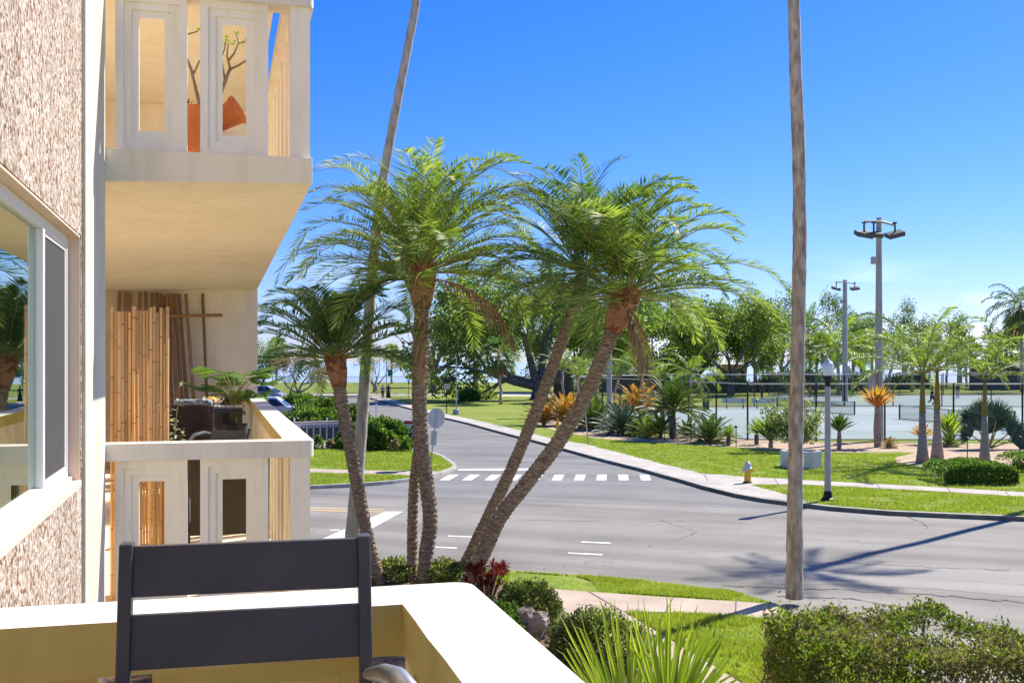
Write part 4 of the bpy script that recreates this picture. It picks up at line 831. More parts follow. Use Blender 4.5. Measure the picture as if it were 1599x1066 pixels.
tree('small yellow-green tree between the bare tree and the huge oak', at(742, 604), [((-.5, .2, .8), 4.0), ((.5, 0, .8), 4.0), ((0, .3, 1), 4.0)], .32, 'oaklight', 'barkoak', 12, nl=16, cr=1.1, ls=.46, th=4.5)
mid = [(905, 611, 9.5, 'oakleaf', 'round dark green oak behind the first leaning trunk'), (965, 612, 9.5, 'oakleaf', 'wide green oak behind the orange leaf bases of the leaning palm'), (1030, 609, 8.5, 'oaklight', 'lighter green oak right of the leaning palm crown'), (1090, 611, 8.5, 'oakleaf', 'dense oak behind the bright yellow-green palms'), (1142, 616, 7.5, 'oakleaf', 'forked dark trunked oak in front of the orange building')]
for i, (x, y, h, lf_, lb) in enumerate(mid):
    s_ = h / 8.2; tree(lb, at(x, y), [((-.9, 0, .6), 4.2 * s_), ((.9, .2, .6), 4.2 * s_), ((-.2, .4, 1), 4.6 * s_), ((.35, -.4, 1), 4.6 * s_)], .38, lf_, 'barkoak', 60 + i, nl=36, cr=1.4, ls=.42, th=2.4 * s_ + (0 if i < 4 else .5), group='oaks behind the planting bed')
for i, (x, y, h, lb) in enumerate(((1180, 603, 1.0, 'thin leaved twiggy tree directly left of the lone tall trunk, above the courts'), (1222, 603, 1.05, 'sparse twiggy tree seen just behind the lone tall trunk'), (1296, 602, .95, 'sparse twiggy tree left of the far court light pole'), (1345, 600, .8, 'twiggy tree between the two court light poles'), (1415, 602, .8, 'twiggy tree rising behind the first royal palm'), (1500, 601, .7, 'twiggy tree between the two right royal palms'))):
    tree(lb, at(x, y), [((-.6, 0, .9), 5.2 * h), ((.6, 0, .9), 5.2 * h), ((0, .2, 1), 5.8 * h)], .32, 'oaklight', 'barkpale', 80 + i, name='twiggy_tree', nl=13, cr=1.0, ls=.36, th=3.2, spr=.7)
tree('low pinkish blossoming tree with twin pale trunks behind the parked cars', at(466, 621), [((-.5, 0, 1), 2.2), ((.5, 0, 1), 2.2), ((.9, .2, .7), 2.1), ((-.9, 0, .7), 2.1)], .22, 'tanleaf', 'barkpale', 91, name='blossom_tree', nl=10, cr=.6, ls=.22, th=.6, spr=.8)
tree('low pale blossoming tree behind the small curved palm', at(585, 612), [((-.5, 0, 1), 2.4), ((.5, 0, 1), 2.4), ((.9, .2, .6), 2.2)], .2, 'tanleaf', 'barkpale', 92, name='blossom_tree', nl=6, cr=.6, ls=.22, th=.8, spr=.8)
tree('small green tree at the balcony edge beyond the parked cars', at(412, 612), [((-.5, 0, 1), 2.6), ((.5, 0, 1), 2.6), ((.1, .2, 1), 2.4)], .2, 'oakleaf', 'barkoak', 93, nl=8, cr=.7, ls=.26, th=1.5)
# --- distant and middle palms
def palm(label, base, crown, kind, L_, seed, r=.2, leaf='frond', nf=26, group=None, name='palm_tree', skirt=False):
    rg = random.Random(seed); t = thing(name, label, 'palm tree', base, 0, group); top = Vector(crown) - Vector(base); mb = MB(); n = 7
    pts = [top * (i / n) + Vector((math.sin(i / n * 3) * .12 * rg.uniform(-1, 1), 0, 0)) for i in range(n + 1)]
    if kind == 'royal':
        pts = [top * (i / n) for i in range(n + 1)]; rad = [r * 2.0, r * 1.55, r * 1.2, r * 1.02, r * .95, r * .8, r * .6, r * .42]; k = 4; mb.tube([tuple(p) for p in pts[:k + 1]], rad[:k + 1], 14); mb.build('trunk', M['royal'], t, smooth=True)
        mb = MB(); mb.tube([tuple(p) for p in pts[k:]], [rad[k] * 1.03] + rad[k + 1:], 14); mb.build('crownshaft', M['shaft'], t, smooth=True)
    else:
        mb.tube([tuple(p) for p in pts], [r * 1.25] + [r] * (n - 1) + [r * (1.15 if kind != 'queen' else .9)], 9, rough=.12); mb.build('trunk', M['graytrunk'], t, smooth=True)
    mb = MB()
    for k in range(nf):
        f = (k + .5) / nf; az = k * 2.399963 + rg.uniform(-.2, .2)
        if kind == 'sabal':
            el = 1.35 - 2.1 * f; d = Vector((math.cos(az) * math.cos(el), math.sin(az) * math.cos(el), math.sin(el))); o = top + d * (L_ * .5); mb.tube([tuple(top), tuple(o)], [.02, .014], 3, 1, cap=False); fan(mb, o, d, Vector((0, 0, 1)), L_ * .55, 14, 3.2, L_ * .035, rg, 0, droop=.4)
        else:
            lo = {'royal': .2, 'coco': -.45, 'queen': -.7, 'date': -.5, 'areca': .45}[kind]; el = 1.35 - (1.35 - lo) * f ** .9; dr = {'royal': 1.5, 'coco': 1.2, 'queen': 1.7, 'date': .85, 'areca': 1.1}[kind]
            big = L_ > 3.6 or base[1] > 90; nlf = 26 if base[1] > 90 else 44
            frond(mb, top, az, el, L_ * rg.uniform(.85, 1.05), dr * rg.uniform(.85, 1.15), L_ * {'royal': .13, 'coco': .22, 'queen': .22, 'date': .18, 'areca': .20}[kind], nlf, .038 * L_ / 3 * (1.9 if base[1] > 90 else 1), rg, v=.1 if kind in ('coco', 'queen') else .3, plum=.35 if kind in ('royal', 'queen') else .15, r0=.03, drl=.25 if kind in ('royal', 'areca') else .4, ang=1.05, ex=1.8)
    mb.build('crown', [M[leaf], M['rachis']], t)
    if skirt:
        mb = MB()
        for k in range(22):
            az = k * 2.4; el = -1.0 - rg.random() * .4; d = Vector((math.cos(az) * math.cos(el), math.sin(az) * math.cos(el), math.sin(el))); fan(mb, top + d * .3, d, Vector((0, 0, 1)), L_ * .8, 9, 1.2, L_ * .03, rg, 0, droop=.1)
        mb.build('dead_skirt', M['frondd'], t)
    return t
def pxpalm(label, x0, y0, x1, y1, kind, L_, seed, **kw):
    b = at(x0, y0); palm(label, b, W(x1, y1, b.y), kind, L_, seed, **kw)
pxpalm('royal palm with swollen base and green shaft, leftmost of the three by the mulch circle', 1441, 723, 1441, 585, 'royal', 4.5, 1, r=.145, nf=13)
pxpalm('royal palm with orange-brown shaft directly behind the first royal palm', 1464, 716, 1464, 580, 'royal', 3.6, 2, r=.15, nf=11)
pxpalm('royal palm with yellow-green shaft, rightmost of the three beside the low hedge', 1538, 724, 1538, 592, 'royal', 3.9, 33, r=.13, nf=11)
Gp = 'palms beyond the tennis courts'
far = [(432, 599, 433, 545, 'sabal', 2.0, 'far palm over the water at the balcony edge'), (612, 599, 612, 556, 'sabal', 2.0, 'far palm at the shore behind the street corner sign'), (745, 600, 745, 552, 'sabal', 2.1, 'far palm at the shore left of the skirted palm'),
       (703, 598, 703, 560, 'sabal', 1.8, 'small far palm at the shore beside the bare tree'), (802, 598, 802, 556, 'sabal', 1.8, 'far palm at the shore by the red hammock'), (1163, 612, 1166, 556, 'sabal', 2.1, 'fan palm beside the orange building corner'),
       (1180, 612, 1176, 545, 'sabal', 2.3, 'fan palm above the standing man behind the benches'), (1207, 611, 1205, 538, 'sabal', 2.8, 'bushy fan palm left of the lone tall trunk'), (1266, 607, 1262, 530, 'date', 4.6, 'large dark date palm right of the lone tall trunk'),
       (1292, 612, 1284, 562, 'sabal', 2.4, 'low fan palm with a yellow leaf beside the globe lamp'), (1310, 616, 1310, 555, 'coco', 4.6, 'yellow-green coconut palm around the far court light pole'), (1352, 613, 1346, 560, 'coco', 3.8, 'coconut palm between the two court light poles'),
       (1384, 614, 1400, 556, 'coco', 4.3, 'leaning coconut palm right of the near court light pole'), (1425, 611, 1424, 560, 'sabal', 2.5, 'fan palm behind the first royal palm'), (1497, 603, 1497, 560, 'sabal', 2.6, 'far fan palm between the royal palms over the water'), (1520, 606, 1520, 568, 'sabal', 2.2, 'low fan palm left of the dark shelter'), (1570, 608, 1572, 556, 'sabal', 3.0, 'fan palm in front of the dark shelter'), (1216, 606, 1226, 552, 'date', 3.6, 'date palm half hidden by the lone tall trunk')]
for i, (x0, y0, x1, y1, k, L_, lb) in enumerate(far):
    pxpalm(lb, x0, y0, x1, y1 - (12 if i > 4 else 4), k, L_ * 1.35, 200 + i, r=.22, leaf='frondy' if i in (10,) else ('frondb' if k == 'date' else 'frond'), nf=26 if k == 'sabal' else 22, group=Gp)
pxpalm('cabbage palm with a brown skirt of dead leaves, standing alone on the park lawn', 783, 631, 779, 556, 'sabal', 2.6, 240, r=.17, nf=30, leaf='frondb', skirt=True)
pxpalm('tall drooping queen palm with a brown skirt at the right edge', 1597, 612, 1594, 478, 'queen', 5.8, 241, r=.28, nf=30, leaf='frondb', skirt=True)
palm('tall feather palm outside the right edge whose shadow crosses the road', (19.7, 35.4, Z1), (19.7, 35.4, 17.6), 'coco', 2.5, 5, r=.15, nf=20)
more_p = [(1240, 609, 1244, 548, 'coco', 4.2, 'frond', 'coconut palm partly hidden by the lone tall trunk'), (1275, 613, 1277, 545, 'sabal', 3.4, 'frond', 'fan palm behind the globe lamp top'), (1331, 612, 1333, 548, 'sabal', 3.2, 'frondb', 'dark fan palm just right of the far court light pole'), (1366, 609, 1362, 545, 'coco', 4.2, 'frond', 'coconut palm at the near court light pole'),
          (1412, 607, 1410, 548, 'date', 4.2, 'frondb', 'dark date palm left of the first royal palm'), (1452, 605, 1452, 552, 'sabal', 3.2, 'frond', 'fan palm seen between the paired royal palms'), (1478, 606, 1480, 550, 'coco', 4.0, 'frond', 'coconut palm right of the paired royal palms'), (1510, 604, 1508, 556, 'date', 3.6, 'frondb', 'dark date palm left of the rightmost royal palm'),
          (1552, 606, 1556, 548, 'coco', 4.2, 'frond', 'coconut palm right of the rightmost royal palm'), (1578, 604, 1580, 552, 'sabal', 3.4, 'frondb', 'dark fan palm near the right edge by the queen palm'), (1192, 609, 1192, 540, 'coco', 4.4, 'frond', 'coconut palm left of the lone tall trunk'), (1150, 608, 1152, 550, 'sabal', 2.8, 'frond', 'fan palm in front of the orange wall')]
for i, (x0, y0, x1, y1, k, L_, lf_, lb) in enumerate(more_p): pxpalm(lb, x0, y0, x1, y1, k, L_, 700 + i, r=.2, leaf=lf_, nf=24, group=Gp)
bedp = [(879, 660, 879, 580, 'areca', 2.4, 'frond', 'slim palm at the left end of the planting bed'), (905, 656, 902, 590, 'areca', 2.3, 'frond', 'pale trunked palm between the two leaning trunks'), (955, 660, 966, 590, 'areca', 2.4, 'frondb', 'palm with glossy arching leaves behind the orange spiky plant'),
        (1003, 664, 1003, 580, 'areca', 3.0, 'frondy', 'bright yellow-green palm rising behind the large sago'), (1079, 668, 1079, 583, 'coco', 2.9, 'frondy', 'bright yellow-green palm beside the court fence corner'), (1033, 660, 1030, 596, 'areca', 2.1, 'frond', 'low green palm behind the large sago')]
for i, (x0, y0, x1, y1, k, L_, lf_, lb) in enumerate(bedp): pxpalm(lb, x0, y0, x1, y1, k, L_, 300 + i, r=.085, leaf=lf_, nf=11)
for i, (x, yb_, w_, h_, lf_, lb) in enumerate(((1118, 611, 30, 26, 'oakleaf', 'shrub clump below the orange building'), (1150, 612, 26, 22, 'bush', 'dark shrub clump behind the left court bench'), (1205, 612, 30, 30, 'oaklight', 'light shrub clump behind the right court bench'), (1232, 610, 24, 34, 'oakleaf', 'shrub clump hidden by the lone tall trunk'),
        (1262, 608, 26, 36, 'bush', 'dark shrub mass left of the globe lamp'), (1288, 607, 24, 28, 'oakleaf', 'shrub clump behind the globe lamp'), (1335, 609, 24, 26, 'oaklight', 'light shrub clump between the two court light poles'), (1362, 608, 20, 30, 'oakleaf', 'green shrub clump at the near light pole'), (1405, 608, 26, 24, 'bush', 'dark shrub clump left of the royal palms'), (1432, 606, 24, 28, 'oaklight', 'light shrub clump behind the first royal palm'),
        (1020, 611, 34, 30, 'bush', 'dark shrub mass behind the large sago'), (975, 610, 30, 28, 'oakleaf', 'shrub clump behind the blue-green cycad'), (925, 611, 26, 26, 'bush', 'dark shrub clump behind the grey shed'), (1072, 611, 30, 28, 'oakleaf', 'shrub clump behind the yellow-green palms'), (1560, 604, 34, 22, 'oakleaf', 'shrub clump at the dark shelter'))):
    b_ = at(x, yb_); k_ = b_.y / F; rg = random.Random(900 + i); t = thing('shrub', lb, 'shrub', b_, 0, 'shrub clumps beyond the courts'); lv = MB(); tw = MB()
    for k in range(2200):
        d = rv_(rg).normalized(); d.z = abs(d.z); q = Vector((d.x * w_ * k_ , d.y * w_ * k_ * .6, d.z * h_ * k_)) * rg.uniform(.6, 1) * (1 + .45 * mnoise.noise(d * 2.5 + Vector((i, 0, 0)))); leafquad(lv, q, rv_(rg).normalized(), rv_(rg).normalized(), .42, .12)
    for k in range(8): e = Vector((rg.uniform(-1, 1) * w_ * k_ * .7, 0, h_ * k_ * .7)); tw.tube([(0, 0, 0), tuple(e)], [.08, .03], 4)
    tw.build('twigs', M['twig'], t); lv.build('foliage', M[lf_], t)
# --- cycads and spiky plants in the bed
def cycad(label, base, h, wd, leaf, seed, stem=0.0, sr=.16, nf=34, el0=1.4, el1=-.1, name='cycad', strap=False, cat='plant'):
    rg = random.Random(seed); t = thing(name, label, cat, base); mb = MB(); c = Vector((0, 0, max(stem, .05)))
    mb.tube([(0, 0, -.02), (0, 0, c.z * .5), (0, 0, c.z + .05)], [sr * .9, sr, sr * .7], 10, rough=.15); mb.build('stem', M['barkoak'] if not strap else M['royal'], t)
    mb = MB(); Ln = max(h - stem, wd * .55)
    for k in range(nf):
        f = (k + .5) / nf; az = k * 2.399963; el = el0 - (el0 - el1) * f
        if strap:
            d = Vector((math.cos(az) * math.cos(el), math.sin(az) * math.cos(el), math.sin(el))); w_ = Ln * .075; sd = d.cross(Vector((0, 0, 1))).normalized() * w_; m1 = c + d * (Ln * .5); tp_ = c + d * Ln * rg.uniform(.8, 1.1) - Vector((0, 0, Ln * .08))
            up = sd.cross(d).normalized() * w_ * .5; mb.add([tuple(c), tuple(m1 + sd + up), tuple(tp_), tuple(m1)], [(0, 1, 2, 3)]); mb.add([tuple(c), tuple(m1), tuple(tp_), tuple(m1 - sd + up)], [(0, 1, 2, 3)])
        else: frond(mb, c, az, el, Ln * rg.uniform(.85, 1.05), rg.uniform(.35, .7), Ln * .17, 26, .035 * Ln, rg, start=.2, r0=.015, plum=.1, ang=.95, drl=.05)
    mb.build('foliage', [M[leaf], M['rachis']], t); return t
bed = [(850, 664, 40, 26, 'frondo', 0, False, 'orange tipped spiky plant beside the oak at the left end of the bed'), (888, 664, 52, 42, 'frondo', 0, False, 'yellow and orange spiky plant between the leaning trunks'), (927, 671, 52, 44, 'cycad', 0, False, 'olive green sago with upright leaves right of the leaning trunk'),
       (972, 678, 52, 54, 'bluegreen', 0, False, 'blue-green cycad with stiff leaves and cones in the bed'), (1000, 662, 66, 34, 'frondo', .6, False, 'tall orange-red spiky plant standing behind the blue-green cycad'), (995, 680, 30, 26, 'cycad', 0, False, 'small green cycad right of the blue-green one'),
       (1014, 682, 42, 26, 'frondy', 0, False, 'narrow bright green cycad left of the large sago'), (1051, 685, 84, 90, 'cycad', 1.6, False, 'large sago on a thick trunk, biggest in the bed'), (1032, 684, 45, 40, 'cycad', .3, False, 'brownish drooping cycad at the foot of the large sago'), (1074, 682, 30, 30, 'cycad', 0, False, 'low cycad at the right foot of the large sago'),
       (1108, 691, 46, 56, 'cycad', 0, False, 'round sago in front of the court fence corner'), (1138, 695, 30, 28, 'frondy', .5, False, 'little sago on a dark ball stem near the fence'), (1204, 699, 58, 46, 'frond', .3, True, 'broad leaved green plant left of the lone tall trunk'), (1182, 694, 34, 30, 'frondy', .7, False, 'small yellowish palm-like plant beside the fence corner post'),
       (1311, 701, 44, 50, 'cycad', .85, True, 'agave-like plant on a short dark stem right of the globe lamp'), (1371, 698, 88, 62, 'frondo', 2.0, True, 'vivid orange and yellow plant on a brown trunk in front of the near light pole'), (1389, 699, 18, 16, 'frondd', 0, False, 'small brown stubby cycad stump by the orange plant'),
       (1441, 694, 38, 30, 'frondo', .3, True, 'orange and yellow plant behind the first royal palm'), (1484, 692, 56, 40, 'frondy', .4, True, 'yellow-green broad leaved plant between the royal palms'), (1482, 697, 26, 40, 'cycad', 0, False, 'low dark cycad at the foot of the yellow-green plant')]
for i, (x, y, hp, wp, lf_, st_, strap, lb) in enumerate(bed):
    b = at(x, y); k = b.y / F; cycad(lb, b, hp * k * 1.08, wp * k * 1.3, lf_, 400 + i, stem=st_, sr=.12 if st_ < 1.5 else .2, strap=strap, nf=54 if wp > 40 else 36, el1=.35 if lf_ == 'frondo' and not strap else (.45 if strap else -.15), name='cordyline' if lf_ == 'frondo' else 'cycad')
# big fan-leaved plant right of the royals
b0 = at(1545, 700); t = thing('fan_leaf_palm', 'large dark green fan-leaved palm behind the rightmost royal palm', 'palm tree', b0); mb = MB(); rg = random.Random(5)
for (ax, h) in ((-1.5, 2.3), (-.9, 2.9), (-.2, 2.3), (.5, 2.6), (1.2, 2.0), (1.9, 1.3), (-2.0, 1.2), (.1, 1.3), (2.2, .7), (-.6, 1.6)):
    o = Vector((ax * .45, rg.uniform(-.3, .3), h * .55)); mb.tube([(0, 0, 0), tuple(o)], [.05, .03], 5, 1); fan(mb, o, Vector((ax * .5, rg.uniform(-.5, .2), h * .6)), Vector((0, -1, .2)), 1.25, 30, 2.2, .05, rg, 0, droop=.05, fold=.1)
mb.build('crown', [M['bluegreen'], M['rachis']], t)
# --- bushes
def bush(label, base, rx, ry, h, leaf, seed, n=2600, ls=.07, name='bush', cat='bush', group=None, flat_top=.0, twigs=14):
    rg = random.Random(seed); t = thing(name, label, cat, base, 0, group); lv = MB(); tw = MB()
    for k in range(n):
        az = rg.uniform(0, 6.283); ze = rg.random() ** .7; el = math.asin(min(1, ze)); d = Vector((math.cos(az) * math.cos(el), math.sin(az) * math.cos(el), math.sin(el)))
        bump_ = 1 + .28 * mnoise.noise(d * 2.3 + Vector((seed, 0, 0))) + .12 * mnoise.noise(d * 6 + Vector((0, seed, 0))); s_ = rg.uniform(.74, 1.03) * bump_
        p = Vector((d.x * rx * s_, d.y * ry * s_, max(.02, d.z * h * s_))); o = (d + rv_(rg) * .9).normalized(); leafquad(lv, p, o, rv_(rg).normalized(), ls * rg.uniform(.6, 1.4), ls * .3)
    for k in range(twigs):
        az = rg.uniform(0, 6.28); e = Vector((math.cos(az) * rx * .8, math.sin(az) * ry * .8, h * rg.uniform(.3, .85))); tw.tube([(0, 0, 0), tuple(e * .5 + rv_(rg) * .05), tuple(e)], [h * .03, h * .02, h * .008], 4)
    core = MB(); cs = 14
    tw.build('twigs', M['twig'], t); lv.build('foliage', M[leaf], t); return t
def nb(px, py, rp, hp, label, leaf, seed, **kw):
    b = at(px, py); k = b.y / F; return bush(label, b, rp * k, rp * k * kw.pop('dy', .8), hp * k, leaf, seed, **kw)
nb(608, 905, 42, 30, 'low variegated bush between the curved palm and the chair', 'ixora', 1, n=3600, ls=.06)
nb(694, 908, 42, 30, 'low variegated bush between the centre palm and the leaning palms', 'ixora', 2, n=3200, ls=.06)
nb(802, 948, 24, 34, 'small light green bush beside the dark red plant', 'ixora', 3, n=2600, ls=.055)
nb(826, 968, 50, 58, 'rounded yellow-green bush right of the dark red plant', 'ixora', 4, n=6500, ls=.055)
nb(935, 1036, 84, 76, 'large rounded bush with white-edged leaves behind the cabbage palm leaves', 'ixora', 6, n=11000, ls=.055)
nb(778, 1000, 45, 62, 'dark shaded bush between the rail and the rock', 'bush', 7, n=3500, ls=.055)
# dark red plant
b0 = at(758, 935); t = thing('red_cordyline', 'dark red spiky-leaved plant at the foot of the leaning palms', 'plant', b0); mb = MB(); st = MB(); rg = random.Random(8)
for s_ in range(34):
    c = Vector((rg.uniform(-.36, .36), rg.uniform(-.3, .3), rg.uniform(.2, .62))); st.tube([(c.x * .4, c.y * .4, 0), tuple(c)], [.015, .012], 5)
    for k in range(24):
        az = k * 2.4; el = rg.uniform(.0, 1.4); d = Vector((math.cos(az) * math.cos(el), math.sin(az) * math.cos(el), math.sin(el))); l = rg.uniform(.12, .22); sd = d.cross(Vector((0, 0, 1))).normalized() * .016; q = c + d * l - Vector((0, 0, l * .15)); mb.add([tuple(c), tuple(c + d * l * .5 + sd), tuple(q), tuple(c + d * l * .5 - sd)], [(0, 1, 2, 3)])
mb.build('foliage', M['redleaf'], t); st.build('stem', M['twig'], t)
# rock
def rock(label, base, r, seed, sq=(1, .8, .75)):
    import bmesh
    bm = bmesh.new(); bmesh.ops.create_icosphere(bm, subdivisions=4, radius=r)
    for v in bm.verts:
        d = v.co.normalized(); f = 1 + .35 * mnoise.noise(d * 1.4 + Vector((seed, 2, 0))) + .14 * mnoise.noise(d * 4 + Vector((seed, 0, 0))) + .05 * mnoise.noise(d * 11); v.co = Vector((d.x * sq[0], d.y * sq[1], d.z * sq[2])) * r * f
    me = bpy.data.meshes.new('boulder'); bm.to_mesh(me); bm.free(); me.materials.append(mat('rock_stone', (.20, .15, .11), (.46, .38, .31), 5, .95, .9, 18)); o = bpy.data.objects.new('boulder', me); COL.objects.link(o); o.location = base; return tag(o, label, 'rock')
rp = at(826, 996); rock('brown weathered boulder between the rounded bushes and the rail', rp + Vector((0, 0, .22)), .36, 4)
# foreground hedge
def hedge(label, x0, x1, y0, y1, hfun, seed, n, ls, gap=None):
    rg = random.Random(seed); t = thing('hedge', label, 'hedge', (x0, y0, Z1)); lv = MB(); tw = MB(); LX, LY = x1 - x0, y1 - y0
    for k in range(n):
        x = rg.uniform(0, LX); y = rg.uniform(0, LY); hh = hfun(x, y) + .18 * mnoise.noise(Vector((x * 1.9, y * 1.9, 3))) + .13 * mnoise.noise(Vector((x * 5, y * 5, 9))) + (.10 * rg.random() if mnoise.noise(Vector((x * 9, y * 9, 2))) > .28 else 0)
        f = rg.random(); 
        if f < .55: z = hh - abs(rg.gauss(0, .09))
        else:
            z = rg.uniform(.05, 1) * hh; e = rg.random()
            if e < .30: x = abs(rg.gauss(0, .10)) + .10 * mnoise.noise(Vector((y * 2, z * 3, 1)))
            elif e < .85: y = abs(rg.gauss(0, .10)) + .14 * mnoise.noise(Vector((x * 1.3, z * 3, 5)))
            else: y = LY - abs(rg.gauss(0, .08))
        if gap and gap(x, y, z) and rg.random() < .93: continue
        br = mnoise.noise(Vector((x * .8 + 4, y * .8, z * .5))) + mnoise.noise(Vector((x * 2.5, y * 2.5, z * 2 + 7))) * .6
        mi = 1 if (br + (.22 if x < 2.8 else 0) > .12 and rg.random() < .7) or rg.random() < .15 else 0
        leafquad(lv, Vector((x, y, z)), (rv_(rg) + Vector((0, 0, .5))).normalized(), rv_(rg).normalized(), ls * rg.choice((.55, .8, 1, 1.3, 1.7)) * (.75 if mi else 1), ls * .30, mi)
    for k in range(int(LX * 26)):
        x = rg.uniform(.1, LX - .05); y = rg.uniform(.15, LY - .1); p = Vector((x, y, 0)); h = hfun(x, y) * rg.uniform(.55, 1.0)
        pts = [p]; 
        for j in range(4): p = p + Vector((rg.uniform(-.16, .16), rg.uniform(-.14, .1), h / 4)); pts.append(p)
        tw.tube([tuple(q) for q in pts], [.018, .014, .010, .007, .003], 5)
        for j in (2, 3): e = pts[j] + rv_(rg) * .3; tw.tube([tuple(pts[j]), tuple(e)], [.006, .002], 4)
    tw.build('twigs', M['twig'], t); lv.build('foliage', [M['hedge'], M['hedgebrown']], t); return t
hx0 = 3.05
hedge('big trimmed hedge with brown patches and thinning right side in the foreground', hx0, 8.6, 10.9, 12.9, lambda x, y: 1.36 - .28 * max(0, x - 1.9) - .5 * max(0, .35 - x) ** 1.5 - .10 * max(0, .5 - y) + .06 * math.sin(x * 3.1 + y), 77, 80000, .05, gap=lambda x, y, z: 1.5 < x < 2.5 and .7 < y < 1.6 and z > .5)
# low hedge beside the right royal palm
hb = at(1478, 757); he = at(1592, 757)
def lowhedge(label, x0, x1, y0, y1, h, seed, n=5000):
    rg = random.Random(seed); t = thing('low_hedge', label, 'hedge', (x0, y0, Z1)); lv = MB(); tw = MB(); LX, LY = x1 - x0, y1 - y0
    for k in range(n):
        x = rg.uniform(0, LX); y = rg.uniform(0, LY); e = min(x, LX - x, .5) / .5; e2 = min(y, .35) / .35; hh = h * (.55 + .45 * math.sqrt(min(1, e))) * (.7 + .3 * e2) + .1 * mnoise.noise(Vector((x * 2, y * 2, seed))); z = hh - abs(rg.gauss(0, .06))
        if rg.random() < .45: y = abs(rg.gauss(0, .06)); z = rg.uniform(.02, hh)
        leafquad(lv, Vector((x, y, z)), (rv_(rg) + Vector((0, 0, .4))).normalized(), rv_(rg).normalized(), .10 * rg.uniform(.6, 1.3), .03)
    for k in range(24): x, y = rg.uniform(.1, LX - .1), rg.uniform(.1, LY - .1); tw.tube([(x, y, 0), (x + rg.uniform(-.1, .1), y, h * .7)], [.015, .006], 4)
    tw.build('twigs', M['twig'], t); lv.build('foliage', M['bush'], t)
lowhedge('low clipped dark green hedge beside the pavement under the royal palms', hb.x, he.x, hb.y, hb.y + 2.4, .72, 5, 9000)
h2 = at(1583, 737); lowhedge('low dark green hedge piece at the right edge behind the long one', h2.x, h2.x + 2.5, h2.y, h2.y + 1.6, .7, 6, 3500)
# bushes by the parking island
nb(488, 670, 52, 34, 'dense dark green hedge bush beside the mailbox wall', 'bush', 21, n=5200, ls=.22, dy=.9); nb(540, 668, 40, 32, 'dark green bush behind the small curved palm trunk', 'bush', 22, n=4200, ls=.22); nb(470, 642, 42, 26, 'dark bush under the blossoming tree', 'bush', 23, n=3800, ls=.24)
nb(512, 646, 30, 22, 'yellow-green bush behind the parked white pickup', 'bushlight', 24, n=3000, ls=.24); nb(598, 701, 44, 44, 'big rounded leafy bush left of the red and white folding sign', 'bush', 25, n=6500, ls=.17); nb(549, 698, 24, 30, 'yellow-green bush between the two thin trunks', 'bushlight', 26, n=2600, ls=.17)
nb(574, 690, 20, 36, 'yellow-green bush squeezed behind the tall pale trunk', 'bushlight', 27, n=2400, ls=.17)
nb(734, 626, 14, 16, 'small round shrub alone on the park lawn', 'bush', 28, n=1400, ls=.3)
for i, (x, y, h, lf_) in enumerate(((498, 701, 20, 'bush'), (517, 700, 12, 'tanleaf'), (533, 701, 14, 'bush'), (572, 703, 14, 'bush'), (584, 704, 20, 'bush'), (601, 704, 20, 'oaklight'), (618, 705, 18, 'tanleaf'), (634, 705, 16, 'bush'))):
    nb(x, y, 6, h, ['young green shrub nearest the balcony rail in the planted row', 'tiny reddish shrub, second in the planted row', 'young shrub just left of the curved palm trunk', 'young shrub just right of the tall pale trunk', 'upright young shrub in front of the big rounded bush', 'bronze-green young shrub in front of the big bush', 'reddish young shrub left of the folding sign', 'young shrub in front of the folding sign'][i], lf_, 500 + i, n=420, ls=.13, name='young_shrub', group='young shrubs in the row edging the lawn', twigs=5)
# variegated loose shrub behind the planter
b0 = at(1248, 701); rg = random.Random(17); t = thing('variegated_shrub', 'loose cream and green leaved shrub behind the pale round planter', 'bush', b0); st = MB(); lv = MB()
for k in range(60):
    az = rg.uniform(0, 6.28); e = Vector((math.cos(az) * rg.uniform(.3, 1.9), math.sin(az) * .8, rg.uniform(.7, 2.35))); m1 = e * .5 + Vector((0, 0, .15)); st.tube([(0, 0, 0), tuple(m1), tuple(e)], [.03, .018, .006], 4)
    for j in range(40): q = m1.lerp(e, rg.uniform(.1, 1.15)) + rv_(rg) * .28; leafquad(lv, q, rv_(rg).normalized(), rv_(rg).normalized(), .17, .045)
st.build('branches', M['twig'], t); lv.build('foliage', leafmat('cream_green_leaf', (.16, .20, .06), (.36, .40, .17), (.58, .56, .36)), t)
